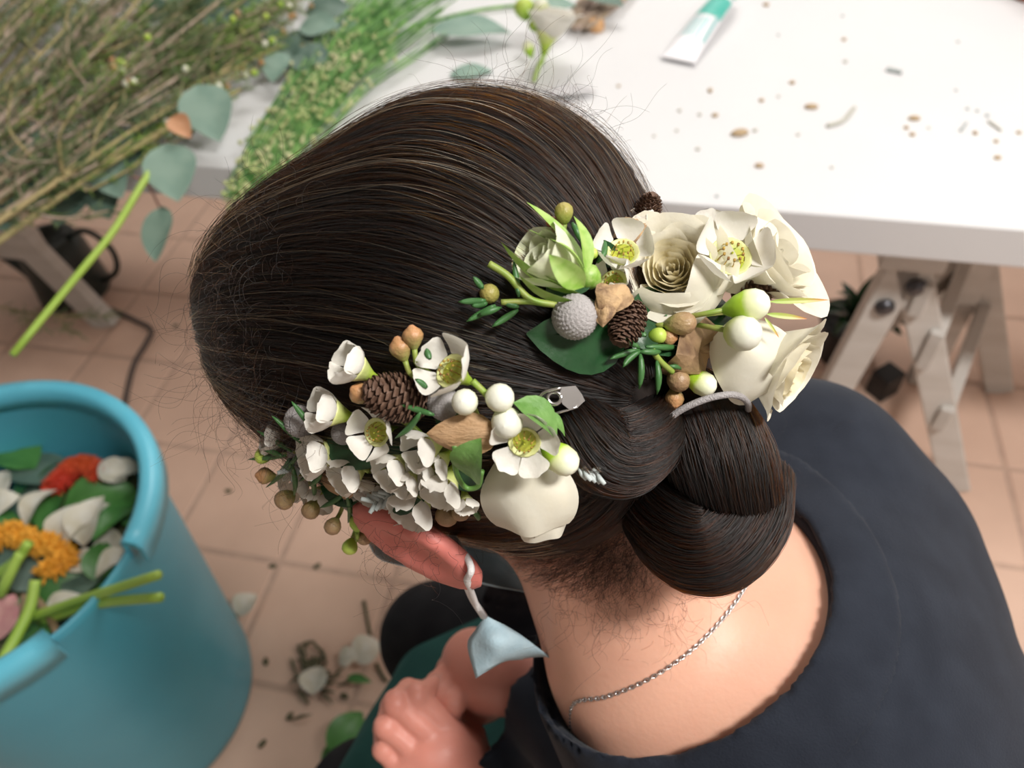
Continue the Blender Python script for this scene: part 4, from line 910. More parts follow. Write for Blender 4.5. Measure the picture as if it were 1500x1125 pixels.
tl_ = empty('trestle', (0, 0, 0), 'white painted wooden trestle behind the dark watering can, under the heaped branches', 'trestle', 'trestles under the table top')
G3 = EDGE+0.27
K1 = leg_line((20, 338), (145, 462), G3); K2 = leg_line((-60, 338), (-70, 470), G3); K3 = leg_line((-10, 380), (75, 440), G3+0.3)
for L in (K1, K2, K3): wood(L[0], L[1], 0.075, 0.036, 'leg', tl_)
for t in (0.30, 0.62):
    a, c = lerp(K1, t), lerp(K2, t); m_ = MB(); m_.beam(a+ay*0.03, c+ay*0.03, 0.03, 0.09); bevel(m_.obj('cross_board', m_wood, tl_, smooth=False), 0.003)
gxm = toroom((K1[0]+K2[0])/2)[0]; m_ = MB(); m_.beam(RP(gxm, G3-0.2, TZ-TT-0.03), RP(gxm, G3+0.4, TZ-TT-0.03), 0.10, 0.055); bevel(m_.obj('top_bar', m_wood, tl_, smooth=False), 0.004)

# ================================================================== BLUE BIN AND ITS SCRAPS
BZ, BR, BB = 0.60, 0.247, 0.205; BC = np.array([-0.735, 0.60])
m_bin = mat('turquoise_plastic', (0.055, 0.30, 0.40), 0.38, (0.07, 0.34, 0.44), 4, bump=0.05, bscale=60)
m_rim = mat('turquoise_rim', (0.10, 0.45, 0.60), 0.35, (0.13, 0.50, 0.64), 9)
binn = empty('waste_bin', (BC[0], BC[1], 0), 'large turquoise plastic bin with a broken rim, full of flower scraps', 'bin')
b = MB(); prof = [(0.0, 0.008), (BB-0.02, 0.008), (BB, 0.0), (BB+0.004, 0.02), (BR-0.012, BZ-0.03), (BR-0.012, BZ-0.012), (BR-0.017, BZ-0.012), (BR-0.017, BZ-0.04), (BB-0.002, 0.03), (0.0, 0.025)]
b.lathe(prof, 72); b.obj('shell', m_bin, binn)
def rim(a0, a1, name='rim'):
    n = max(3, int((a1-a0)/5)); aa = np.radians(np.linspace(a0, a1, n+1)); sec = [(-0.019, -0.030), (-0.019, 0.004), (-0.012, 0.009), (0.004, 0.007), (0.008, -0.004), (0.007, -0.034), (0.003, -0.034), (0.002, -0.006), (-0.010, 0.0), (-0.011, -0.03)]
    k = len(sec); V = []; F = []
    for i, q in enumerate(aa):
        for r, z in sec: V.append(((BR+r)*math.cos(q), (BR+r)*math.sin(q), BZ+z+0.004*math.sin(7*q)*(0.4 if i in (0, n) else 0.1)))
    for i in range(n):
        for j in range(k): F.append((i*k+j, i*k+(j+1) % k, (i+1)*k+(j+1) % k, (i+1)*k+j))
    F += [tuple(range(k)), tuple(n*k+j for j in range(k-1, -1, -1))]
    return link(name, mkmesh(name, V, F, m_rim), binn)
rim(-12, 292); rim(-64, -44, 'rim_shard')
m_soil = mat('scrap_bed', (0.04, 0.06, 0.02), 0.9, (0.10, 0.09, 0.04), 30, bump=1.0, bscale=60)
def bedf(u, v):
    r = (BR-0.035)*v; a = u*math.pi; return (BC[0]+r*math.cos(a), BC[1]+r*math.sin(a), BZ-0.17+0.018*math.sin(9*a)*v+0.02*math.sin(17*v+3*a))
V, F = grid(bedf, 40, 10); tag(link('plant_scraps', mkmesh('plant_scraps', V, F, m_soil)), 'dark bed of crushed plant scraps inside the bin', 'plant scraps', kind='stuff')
m_or = mat('orange_petals', (0.75, 0.30, 0.02), 0.6, (0.85, 0.42, 0.04), 8, bump=0.6, bscale=14, trans=0.1); m_rd = mat('red_petals', (0.50, 0.03, 0.01), 0.6, (0.62, 0.12, 0.02), 8, bump=0.6, bscale=14)
m_pale = mat('wilted_white_petal', (0.62, 0.58, 0.46), 0.6, (0.70, 0.68, 0.60), 4, trans=0.15); m_pink = mat('pink_petal', (0.55, 0.22, 0.25), 0.6, (0.65, 0.35, 0.33), 4, trans=0.15)
m_lime = mat('lime_stem', (0.28, 0.45, 0.05), 0.45, (0.36, 0.52, 0.09), 12); m_br = mat('brown_stem', (0.22, 0.15, 0.08), 0.7, (0.30, 0.2, 0.12), 30)
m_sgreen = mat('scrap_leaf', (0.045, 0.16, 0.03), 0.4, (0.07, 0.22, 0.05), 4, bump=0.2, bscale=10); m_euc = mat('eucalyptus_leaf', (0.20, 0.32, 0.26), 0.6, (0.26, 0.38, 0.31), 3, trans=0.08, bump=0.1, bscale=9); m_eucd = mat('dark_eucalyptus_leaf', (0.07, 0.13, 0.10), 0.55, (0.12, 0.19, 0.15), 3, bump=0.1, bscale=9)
SM = {k: leaf_mesh(k, m, 1, w, bd, fo, seed=i+20, ruf=0.05, n=9) for i, (k, m, w, bd, fo) in enumerate([('g', m_sgreen, 0.34, 0.12, 0.25), ('p', m_pale, 0.40, 0.15, 0.5), ('k', m_pink, 0.36, 0.15, 0.4), ('e', m_euc, 0.36, 0.06, 0.12), ('d', m_eucd, 0.38, 0.08, 0.15)])}
def lay(name, key, px, py, L, ang, z, label, cat, group=None, tilt=0.25, wid=1.0, D=None):
    # a leaf or petal lying at a pixel: length in metres, turn in degrees, height of what it lies on
    p = P(px, py, z); a = math.radians(ang); x = np.array([math.cos(a), math.sin(a), tilt*math.sin(px)]); x = nrm(x)
    o = link(name, SM[key], None, frame(p-x*L/2, np.array([tilt*math.cos(py), tilt*math.sin(px*1.7), 1]), x, L)@Matrix.Diagonal((1, wid, 1, 1))); return tag(o, label, cat, group)
ZS = BZ-0.135
lv = [('g', 150, 735, 0.11, 20, 1.1, 'broad dark green leaf on the scraps near the bin rim'), ('g', 60, 700, 0.09, 60, 1, None), ('g', 30, 680, 0.10, 150, 1, None), ('g', 100, 790, 0.07, 200, 1, None), ('g', 60, 885, 0.08, 80, 1, None), ('g', 95, 880, 0.11, 30, 1.2, 'bright green leaf crossed by cut stems in the bin'),
      ('g', 150, 830, 0.06, 100, 1.1, None), ('g', 175, 780, 0.09, 250, 0.6, None), ('g', 60, 945, 0.06, 10, 1, None), ('g', 20, 760, 0.08, 300, 1, None), ('g', 80, 750, 0.08, 270, 1, None), ('d', 60, 685, 0.11, 10, 1, None), ('d', 20, 720, 0.09, 100, 1, None), ('d', 120, 760, 0.09, 330, 1, None), ('d', 130, 850, 0.08, 80, 1, None), ('g', 190, 740, 0.08, 110, 0.8, None), ('d', 40, 830, 0.09, 140, 1, None), ('d', 90, 920, 0.09, 50, 1, None), ('g', 130, 900, 0.07, 100, 0.8, None)]
for k, x, y, L, a, w, lab in lv: lay('scrap_leaf', k, x, y, L, a, ZS+random.uniform(-0.015, 0.02), lab or ('%s %s leaf scrap lying in the turquoise bin' % ('narrow' if w < 1 else 'broad', 'glossy green' if k == 'g' else 'dull grey-green')), 'leaf', None if lab else 'leaf scraps in the bin', 0.35, w)
for k, x, y, L, a in [('p', 63, 745, 0.065, 60), ('p', 107, 770, 0.065, 80), ('p', 150, 775, 0.075, 70), ('p', 130, 795, 0.06, 30), ('p', 165, 800, 0.06, 120), ('p', 120, 825, 0.05, 170), ('p', 175, 840, 0.06, 20), ('p', 0, 715, 0.06, 90), ('p', 165, 690, 0.05, 150), ('p', 90, 890, 0.06, 40), ('p', 115, 912, 0.05, 20), ('p', 148, 760, 0.06, 40), ('p', 10, 740, 0.05, 30), ('p', 185, 690, 0.05, 20)]:
    lay('scrap_petal', k, x, y, L, a, ZS+0.022, 'wilted cream petal lying on the scraps in the bin', 'petal', 'cream petals in the bin', 0.4)
lay('scrap_petal', 'k', 178, 865, 0.05, 30, ZS+0.04, 'pink-tipped petal by the cut stems at the bin rim', 'petal'); lay('scrap_petal', 'k', 2, 905, 0.07, 80, ZS+0.02, 'dusky pink petal deep among the bin scraps', 'petal')
def ruff(name, pts, z, r, m, label, seed):             # a curled flower head: a fat band of tiny petals
    r_ = random.Random(seed); path_ = bez([P(x, y, z) for x, y in pts], 60); b = MB(); b.tube(path_, r*0.6, 8); t = empty(name, tuple(path_[30]), label, 'flower'); inv = Matrix.Translation(-Vector(path_[30]))
    for p in path_:
        for j in range(9):
            d = nrm([r_.gauss(0, 1), r_.gauss(0, 1), r_.gauss(0.5, 0.8)]); q = p+d*r*0.5; b.tube([q, q+d*r*0.4, q+d*r*0.7+np.array([0, 0, -0.1*r])], [r*0.10, r*0.15, r*0.03], 4)
    o = b.obj('petal_ruff', m, t); o.matrix_local = inv; o['kind'] = 'stuff'; return t
ruff('wilted_flower', [(-10, 790), (20, 782), (50, 795), (80, 802), (95, 822), (70, 838)], ZS+0.03, 0.019, m_or, 'wilted orange flower head curled on the scraps in the bin', 3)
ruff('wilted_flower', [(78, 712), (92, 700), (105, 685), (128, 682), (145, 692)], ZS+0.02, 0.017, m_rd, 'wilted red flower head at the back of the bin', 4)
def stick(name, pts, r, m, label, cat, group=None): 
    q = bez([np.asarray(p, float) for p in pts], 14); b = MB(); b.tube(q, np.linspace(r, r*0.85, 14), 9); return tag(b.obj(name, m), label, cat, group)
stick('flower_cutting', [P(45, 905, ZS+0.05), P(130, 875, ZS+0.11), P(232, 842, BZ+0.045)], 0.007, m_lime, 'green cut stem poking out over the broken bin rim, the upper of the two', 'stem')
stick('flower_cutting', [P(60, 910, ZS+0.04), P(140, 885, ZS+0.10), P(235, 875, BZ+0.03)], 0.007, m_lime, 'green cut stem poking out over the broken bin rim, the lower of the two', 'stem')
for pts in ([(-5, 985), (40, 900), (52, 850)], [(0, 840), (25, 820), (42, 795)], [(0, 870), (10, 850), (30, 810)]): stick('flower_cutting', [P(x, y, ZS+0.05+0.02*i) for i, (x, y) in enumerate(pts)], 0.008, m_lime, 'lime green cut stem standing under the wilted orange flower', 'stem', 'lime stems in the bin')
for pts in ([(10, 960), (30, 920), (38, 870)], [(45, 870), (70, 900), (85, 930)]): stick('flower_cutting', [P(x, y, ZS+0.03+0.02*i) for i, (x, y) in enumerate(pts)], 0.006, m_br, 'brown woody stem scrap leaning in the bin', 'stem', 'brown stems in the bin')

# ================================================================== THINGS ON THE FLOOR
m_can = mat('dark_green_can', (0.012, 0.022, 0.020), 0.4, (0.016, 0.028, 0.025), 10)
cp0 = P(112, 425, 0.0); can = empty('watering_can', tuple(cp0), 'dark green watering can standing on the tiles behind the trestle leg', 'watering can')
b = MB(); b.lathe([(0.0, 0.0), (0.095, 0.0), (0.10, 0.01), (0.088, 0.15), (0.075, 0.185), (0.055, 0.19), (0.05, 0.17), (0.0, 0.16)], 28); b.obj('body', m_can, can)
b = MB(); b.tube(bez([(0.085, -0.01, 0.03), (0.15, -0.015, 0.07), (0.165, -0.01, 0.14), (0.12, 0, 0.20), (0.055, 0.0, 0.19)], 24), 0.008, 8); b.obj('handle', m_can, can)
b = MB(); b.tube(bez([(-0.085, 0.0, 0.05), (-0.16, 0.02, 0.13), (-0.26, 0.03, 0.215)], 16), [0.018, 0.017, 0.016, 0.015, 0.014, 0.014, 0.013, 0.013, 0.012, 0.012, 0.011, 0.011, 0.011, 0.012, 0.014, 0.018], 10); b.obj('spout', m_can, can)
m_cab = mat('grey_cable', (0.10, 0.075, 0.065), 0.6)
b = MB(); b.tube(bez([P(x, y, 0.0075) for x, y in [(120, 440), (168, 456), (200, 470), (221, 483), (214, 503), (198, 530), (188, 565), (178, 620)]], 50), 0.0075, 8); tag(b.obj('cable', m_cab), 'grey cable curving over the tiles from the watering can to the bin', 'cable')
for x, y, L, a, lab in [(363, 888, 0.055, 55, 'white petal on the tiles beside the turquoise bin'), (538, 955, 0.06, 30, 'large white petal on the tiles near the apron'), (512, 965, 0.04, 10, 'small white petal touching the larger petal on the tiles'), (463, 997, 0.055, 85, 'white bloom petal lying on the crushed sprig on the tiles')]:
    lay('fallen_petal', 'p', x, y, L, a, 0.012, lab, 'petal', None, 0.1, 1.2)
lay('fallen_leaf', 'g', 508, 1075, 0.09, 60, 0.012, 'dark green leaf on the tiles beside the apron', 'leaf'); lay('fallen_leaf', 'g', 492, 1105, 0.07, 70, 0.010, 'smaller dark leaf tucked under the green leaf by the apron', 'leaf'); lay('fallen_leaf', 'g', 527, 997, 0.05, -15, 0.010, 'bright green leaf shred on the tiles under the white petals', 'leaf', None, 0.1, 0.5)
b = MB(); r_ = random.Random(5); c0 = P(455, 985, 0.006)
for i in range(46):
    a = r_.uniform(0, 6.28); q = c0+np.array([math.cos(a), math.sin(a), 0])*abs(r_.gauss(0, 0.035)); a2 = r_.uniform(0, 6.28); e = q+np.array([math.cos(a2), math.sin(a2), 0.12])*r_.uniform(0.02, 0.045); b.tube([q, (q+e)/2+np.array([0, 0, 0.004]), e], [0.002, 0.0035, 0.0005], 5)
m_oldsprig = mat('dull_green_sprig', (0.07, 0.075, 0.035), 0.7, (0.11, 0.10, 0.05), 60); tag(b.obj('crushed_sprig', m_oldsprig), 'crushed dull green sprig scattered on the tiles', 'sprig')
stick('plant_cutting', [P(533, 880, 0.005), P(538, 905, 0.006), P(543, 930, 0.005)], 0.0035, m_oldsprig, 'short dull green stem lying on the tiles above the white petals', 'stem'); stick('plant_cutting', [P(552, 972, 0.006), P(558, 985, 0.006), P(566, 998, 0.006)], 0.004, m_oldsprig, 'dark bent stem on the tiles against the apron', 'stem')
for i, (x, y) in enumerate([(400, 830), (425, 1050), (300, 480), (258, 478), (385, 1090), (390, 970), (335, 720), (465, 830), (345, 905), (505, 1020)]):
    b = MB(); b.lathe([(0.0, 0.0), (0.006, 0.001), (0.007, 0.003), (0.003, 0.005), (0.0, 0.005)], 8); tag(b.obj('floor_crumb', m_oldsprig, mw=frame(P(x, y, 0.0), (0, 0, 1), (math.cos(i), math.sin(i), 0))@Matrix.Diagonal((1.3, 0.8, 1, 1))), 'small dark crumb of plant litter on the tiles', 'crumb', 'plant crumbs on the floor')
# plant in a black pot behind the trestle
pp = P(1232, 520, 0.0); pot = empty('potted_plant', tuple(pp), 'dark leafy plant in a black pot on the tiles behind the trestle', 'plant')
m_blk = mat('black_plastic', (0.006, 0.006, 0.007), 0.5)
b = MB(); b.lathe([(0.0, 0.0), (0.055, 0.0), (0.075, 0.11), (0.08, 0.12), (0.07, 0.12), (0.066, 0.10), (0.0, 0.10)], 24); b.obj('pot', m_blk, pot)
r_ = random.Random(9); LFP = leaf_mesh('leaf', m_darkleaf, 1, 0.14, 0.25, 0.3, seed=77)
for i in range(16):
    a = r_.uniform(0, 6.28); x = np.array([math.cos(a), math.sin(a), r_.uniform(0.2, 1.4)]); link('leaf', LFP, pot, frame((0, 0, 0.11), np.cross(np.cross(x, [0, 0, 1.]), x), x, r_.uniform(0.09, 0.15)))
q = P(1290, 574, 0.0); b = MB(); b.box((0, 0, 0.035), (0.06, 0.05, 0.07)); o = bevel(b.obj('black_box', m_blk, smooth=False, mw=Matrix.Translation(q)@Matrix.Rotation(0.5, 4, 'Z')), 0.004); tag(o, 'small black box on the tiles by the trestle foot', 'box')

# ================================================================== THINGS ON THE TABLE
m_stem = mat('pinkish_brown_stem', (0.46, 0.35, 0.29), 0.7, (0.34, 0.26, 0.17), 20, stretch=(1, 1, 1)); m_stem2 = mat('olive_stem', (0.34, 0.30, 0.13), 0.7, (0.42, 0.33, 0.16), 20)
m_ndl = mat('grey_green_needles', (0.09, 0.15, 0.05), 0.6, (0.17, 0.23, 0.09), 30); m_ndl2 = mat('bright_needles', (0.16, 0.30, 0.04), 0.5, (0.24, 0.38, 0.07), 30)
def rest(V):                     # nothing on the table reaches below its surface
    V = np.asarray(V, float); g = V[:, :2]@ay[:2]; V[:, 2] = np.where((g > EDGE-0.004) & (V[:, 2] > 0.6), np.maximum(V[:, 2], TZ+0.0015), V[:, 2]); return V
def branch(pts, seed, label, group, r=0.0026, dens=90, nl=0.03, bright=False, side=4, buds=0):
    r_ = random.Random(seed); q = bez(pts, 26); t = empty('cut_branch', tuple(q[0]), label, 'branch', group); inv = Matrix.Translation(-Vector(q[0]))
    b = MB(); b.tube(q, np.linspace(r, r*0.5, 26), 7); paths = [q]
    for i in range(side):
        k = r_.randint(5, 19); d = nrm(q[min(25, k+3)]-q[k]); e = nrm(d+0.55*np.array([r_.gauss(0, 1), r_.gauss(0, 1), r_.gauss(0.1, 0.5)])); L = r_.uniform(0.06, 0.15)
        s = bez([q[k], q[k]+e*L*0.5, q[k]+(e+d*0.4)*L*0.8], 10); b.tube(s, np.linspace(r*0.6, r*0.3, 10), 6); paths.append(s)
    b.V = [rest(v) for v in b.V]; o = b.obj('stem', m_stem2 if seed % 3 == 0 else m_stem, t); o.matrix_local = inv
    V = []; F = []; n = 0
    for p in paths:
        m = int(dens*(1.0 if p is q else 0.35))
        for i in range(m):
            k = r_.uniform(0.12, 0.99)*(len(p)-1); j = min(int(k), len(p)-2); c = p[j]+(p[j+1]-p[j])*(k-j); d = nrm(p[j+1]-p[j])
            e = nrm(d*0.9+np.array([r_.gauss(0, 0.6), r_.gauss(0, 0.6), r_.gauss(0, 0.5)])); L = nl*r_.uniform(0.5, 1.2); w = nrm(np.cross(e, [r_.gauss(0, 1), r_.gauss(0, 1), 1]))*0.0011; w2 = np.cross(e, w)
            V += [c, c+e*L*0.5+w, c+e*L*0.5-w*0.5+w2, c+e*L*0.5-w*0.5-w2, c+e*L]; F += [(n, n+1, n+2), (n, n+2, n+3), (n, n+3, n+1), (n+4, n+2, n+1), (n+4, n+3, n+2), (n+4, n+1, n+3)]; n += 5
    o = link('needles', mkmesh('needles', rest(V), F, m_ndl2 if bright else m_ndl), t, inv); o['kind'] = 'stuff'
    for i in range(buds):
        p = paths[r_.randrange(len(paths))]; e = p[-1-r_.randrange(3)]+np.array([r_.gauss(0, 0.008), r_.gauss(0, 0.008), 0.006]); s = 0.013
        link('bud', BUD[['white', 'lime', 'brown', 'grey'][r_.randrange(4)]], t, inv@frame(e, (r_.gauss(0, 1), r_.gauss(0, 1), 1), None, s))
    return t
r_ = random.Random(12)
nb = 0
for i in range(40):
    # fan of branches: cut ends towards the lower left, tips towards the upper right
    f = i/39; x0 = -60+r_.uniform(-40, 60); y0 = 40+330*f+r_.uniform(-25, 25); ang = math.radians(56-24*f+r_.uniform(-6, 6)); L = r_.uniform(330, 470)
    x1 = x0+L*math.cos(ang); y1 = y0-L*math.sin(ang); z0 = TZ+0.012+0.012*(i % 7); z1 = TZ+0.010+0.009*((i*3) % 8)
    if y0 > 235: z0 = TZ+0.02+0.01*(i % 4)
    pts = [P(x0, y0, z0), P(x0+(x1-x0)*0.5+r_.uniform(-14, 14), y0+(y1-y0)*0.5+r_.uniform(-12, 12), (z0+z1)/2+0.015), P(x1, y1, z1)]
    rb = r_.uniform(0.003, 0.0062); lab = '%s %s-stemmed branch with %s needles in the heap on the white table' % ('thick' if rb > 0.0046 else 'thin', 'olive' if i % 3 == 0 else 'pinkish', 'bright green' if i % 4 == 0 else 'grey-green')
    branch(pts, i, lab, 'needle-leaved branches heaped on the table', r=rb, dens=95, nl=0.034, bright=(i % 4 == 0), side=5)
for i in range(22):
    x0 = r_.uniform(110, 270); y0 = r_.uniform(40, 170); ang = math.radians(r_.uniform(16, 40)); L = r_.uniform(180, 270); z0 = TZ+0.012+0.006*(i % 6)
    pts = [P(x0, y0, z0), P(x0+L*0.5*math.cos(ang), y0-L*0.5*math.sin(ang)+r_.uniform(-8, 8), z0+0.01), P(x0+L*math.cos(ang), y0-L*math.sin(ang), z0)]
    branch(pts, 50+i, '%s-stemmed leafy branch tip with %s needles spreading from the heap towards the eucalyptus' % ('olive' if (50+i) % 3 == 0 else 'pinkish', 'bright green' if i % 3 == 0 else 'grey-green'), 'branch tips beside the eucalyptus', r=r_.uniform(0.002, 0.004), dens=120, nl=0.03, bright=(i % 3 == 0), side=5)
for i, (a, m_, c, z) in enumerate([((120, 190), (260, 150), (385, 95), 0.06), ((200, 110), (330, 70), (430, 30), 0.07), ((230, 150), (310, 125), (372, 108), 0.05), ((60, 200), (150, 130), (172, 96), 0.11), ((280, 60), (370, 20), (440, 10), 0.07), ((130, 280), (200, 240), (245, 190), 0.03), ((240, 210), (262, 190), (280, 150), 0.05)]):
    branch([P(*a, TZ+z*0.7), P(*m_, TZ+z), P(*c, TZ+z)], 100+i, 'budding waxflower branch on top of the heap of needle-leaved branches', 'budding branches on the heap', r=0.0024, dens=70, nl=0.02, bright=True, side=5, buds=7)
branch([P(-20, 445, 0.30), P(70, 462, 0.29), P(172, 462, 0.28)], 201, 'lone needle-leaved sprig caught across the trestle below the heap', None, 0.002, 110, 0.03, side=2)
# single bare stem sticking out over the floor
stick('bare_cutting', [P(238, 222, TZ+0.05), P(205, 275, TZ+0.045), P(165, 340, TZ+0.035), P(112, 405, TZ+0.03), P(18, 520, TZ+0.01)], 0.0058, m_lime, 'bare lime green stem sticking out from the heap over the floor', 'stem')
# eucalyptus leaves
def eleaf(key, px, py, Lpx, ang, z, label, up=(0, 0.2, 1), wid=1.0, group=None):
    p = P(px, py, z); D = np.linalg.norm(p-CAM); L = Lpx*D/FPX; a = math.radians(ang); x = nrm(math.cos(a)*CX+math.sin(a)*CU); zz = vdir(*up)
    o = link('eucalyptus_leaf', SM[key], None, frame(p-x*L/2, zz, x, L)@Matrix.Diagonal((1, wid, 1, 1))); return tag(o, label, 'leaf', group)
eleaf('e', 308, 172, 92, -68, TZ+0.05, 'large grey-green eucalyptus leaf standing at the right end of the heap', (0.1, 0.3, 1), 1.0)
eleaf('e', 256, 258, 88, -75, TZ+0.03, 'grey-green eucalyptus leaf hanging over the table edge beside the bare stem', (0.1, 0.3, 1), 1.05)
eleaf('e', 240, 345, 78, -88, TZ-0.05, 'oval eucalyptus leaf dangling in front of the floor tiles, lowest of its twig', (-0.3, 0.2, 1), 0.85)
eleaf('e', 168, 265, 82, -60, TZ+0.0, 'grey-green eucalyptus leaf behind the bare stem under the heap', (0.0, 0.4, 1), 0.9)
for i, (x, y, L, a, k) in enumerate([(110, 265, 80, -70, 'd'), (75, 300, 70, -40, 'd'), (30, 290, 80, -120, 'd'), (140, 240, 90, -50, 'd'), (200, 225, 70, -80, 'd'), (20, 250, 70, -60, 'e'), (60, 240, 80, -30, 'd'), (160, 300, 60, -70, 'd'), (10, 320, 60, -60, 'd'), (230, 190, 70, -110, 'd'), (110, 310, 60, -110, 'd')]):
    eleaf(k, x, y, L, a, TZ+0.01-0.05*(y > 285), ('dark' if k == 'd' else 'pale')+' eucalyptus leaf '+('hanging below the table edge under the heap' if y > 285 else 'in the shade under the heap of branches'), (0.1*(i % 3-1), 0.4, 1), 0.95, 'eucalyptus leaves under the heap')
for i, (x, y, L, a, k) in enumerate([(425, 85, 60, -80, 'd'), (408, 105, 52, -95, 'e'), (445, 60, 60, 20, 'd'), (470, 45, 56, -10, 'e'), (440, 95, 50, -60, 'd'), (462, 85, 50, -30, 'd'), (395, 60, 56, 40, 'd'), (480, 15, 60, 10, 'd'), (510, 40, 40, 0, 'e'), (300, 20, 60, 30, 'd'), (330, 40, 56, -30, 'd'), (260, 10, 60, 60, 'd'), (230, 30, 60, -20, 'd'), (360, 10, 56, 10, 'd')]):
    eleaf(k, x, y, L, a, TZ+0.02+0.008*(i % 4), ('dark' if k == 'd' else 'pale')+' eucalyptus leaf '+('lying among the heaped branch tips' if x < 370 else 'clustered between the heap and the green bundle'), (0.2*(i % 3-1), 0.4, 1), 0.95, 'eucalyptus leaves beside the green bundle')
eleaf('e', 688, 54, 112, -8, TZ+0.012, 'broad flat eucalyptus leaf lying alone on the white table', (0, 0.7, 0.8), 0.72); eleaf('e', 690, 104, 60, 12, TZ+0.008, 'small pale eucalyptus leaf just beyond the hair', (0, 0.7, 0.8), 0.8)
eleaf('e', 812, 8, 60, 10, TZ+0.03, 'eucalyptus leaf lying behind the cut white bloom', (0, 0.6, 0.8), 0.9); eleaf('d', 880, 14, 60, -40, TZ+0.02, 'dark eucalyptus leaf under the tied brown stems', (0, 0.6, 0.8), 0.8)
m_ol = mat('dry_tan_leaf', (0.52, 0.25, 0.12), 0.6, (0.60, 0.32, 0.18), 4); SM['t'] = leaf_mesh('t', m_ol, 1, 0.3, 0.1, 0.4, seed=31); m_grl = mat('silver_grey_leaf', (0.45, 0.44, 0.45), 0.7, (0.52, 0.51, 0.52), 4); SM['s'] = leaf_mesh('s', m_grl, 1, 0.18, 0.04, 0.2, seed=32)
o = eleaf('t', 268, 190, 44, -50, TZ+0.075, 'dry tan leaf on top of the eucalyptus leaf', (0, 0.3, 1), 1.1); o.name = 'dry_leaf'
o = eleaf('s', 838, 134, 72, 6, TZ+0.010, 'narrow silver-grey leaf on the table behind the hair', (0, 0.7, 0.8), 1.0); o.name = 'silver_leaf'
m_red = mat('reddish_twig', (0.42, 0.20, 0.17), 0.6); stick('leaf_twig', [P(195, 258, TZ), P(215, 268, TZ-0.02), P(232, 300, TZ-0.04), P(240, 312, TZ-0.05)], 0.0022, m_red, 'thin reddish twig holding the dangling eucalyptus leaf', 'twig')
# bundle of fine green stems with cream buds, running over the table edge
m_bg = mat('fresh_green_stem', (0.045, 0.17, 0.025), 0.5, (0.20, 0.42, 0.10), 30, ramp=(0.4, 0.6)); m_cream = mat('cream_bud', (0.62, 0.60, 0.36), 0.6, (0.45, 0.52, 0.2), 9)
bd = empty('green_bundle', tuple(P(450, 150, TZ)), 'bundle of fine bright green stems with cream buds lying across the table edge', 'stems'); inv = Matrix.Translation(-Vector(P(450, 150, TZ)))
r_ = random.Random(3); cl = np.array([(640, -40), (560, 25), (505, 85), (455, 155), (400, 225), (338, 308)], float); wd = np.array([95, 80, 58, 46, 40, 22.])
bb = MB(); bz = MB()
for i in range(150):
    o_ = r_.gauss(0, 0.5); o_ = max(-1, min(1, o_)); k0 = r_.uniform(0, 1.5); k1 = r_.uniform(4.0, 5.0); zz = TZ+0.008+abs(r_.gauss(0, 0.012)); pts = []
    for k in np.linspace(k0, k1, 6):
        c = np.array([np.interp(k, range(6), cl[:, j]) for j in (0, 1)]); w = np.interp(k, range(6), wd); pts.append(P(c[0]+w*o_*0.75+r_.gauss(0, 3), c[1]+w*o_*0.62+r_.gauss(0, 3), zz+0.004*r_.random()))
    q = bez(pts, 14); bb.tube(q, np.linspace(0.0016, 0.0009, 14), 5)
    for j in range(4):
        e = q[r_.randrange(3, 14)]+np.array([r_.gauss(0, 0.004), r_.gauss(0, 0.004), 0.003]); d = nrm([r_.gauss(0, 1), r_.gauss(-0.5, 1), r_.gauss(0.6, 0.5)]); bz.tube([e, e+d*0.006, e+d*0.011], [0.0015, 0.0044, 0.0010], 6)
for bx_, nm, mm in ((bb, 'stems', m_bg), (bz, 'buds', m_cream)):
    o = bx_.obj(nm, mm, bd); o.matrix_local = inv; o['kind'] = 'stuff'
b = MB(); b.tube(bez([P(338, 306, TZ), P(331, 325, TZ-0.02), P(335, 350, TZ-0.05), P(350, 380, TZ-0.09)], 14), 0.002, 6); o = b.obj('trailing_stem', m_stem2, bd); o.matrix_local = inv
for pts in ([(560, 30), (660, -10), (760, -30)], [(600, 40), (700, 15), (790, 5)]): stick('fresh_cutting', [P(x, y, TZ+0.008) for x, y in pts], 0.004, m_bg, 'fresh green stem lying on the table beyond the green bundle', 'stem', 'green stems on the table')
# cut white bloom
bl = empty('cut_bloom', (0, 0, 0), 'cut white bloom with green calyx and side buds on the white table', 'flower')
Dq = np.linalg.norm(P(806, 50, TZ+0.055)-CAM); rose(bl, 806, 46, Dq, (0.15, 0.8, 0.45), 36, 4, 6, 1.2, 0.35, 41, False, back=0.2, mats=(m_petal, m_petal))
link('calyx', CALYX, bl, frame(PD(796, 84, Dq), vdir(0.15, 0.8, 0.4), None, 0.085)); b = MB(); b.tube(bez([PD(797, 78, Dq), P(789, 98, TZ+0.025), P(782, 120, TZ+0.005)], 10), 0.0035, 8); b.obj('stem', m_lime, bl)
for x, y, k, s in [(774, 70, 'green', 0.026), (782, 38, 'lime', 0.022), (768, 14, 'lime', 0.04), (792, 8, 'white', 0.03)]: link('bud', BUD[k], bl, frame(PD(x, y, Dq), vdir(-0.3, 0.8, 0.4), None, s))
tb2 = empty('stem_bundle', (0, 0, 0), 'short bundle of cut brown stems on the table behind the white bloom', 'stems')
for i in range(9):
    o_ = (i-4)*6; b = MB(); b.tube([P(842+o_*0.8, 42-abs(o_)*0.2+o_*0.15, TZ+0.012+0.004*(i % 3)), P(885+o_*0.9, -5+o_*0.5, TZ+0.014+0.004*(i % 3)), P(925+o_*0.8, -45+o_*0.6, TZ+0.014)], 0.0045, 7); b.obj('stem', m_stem, tb2)
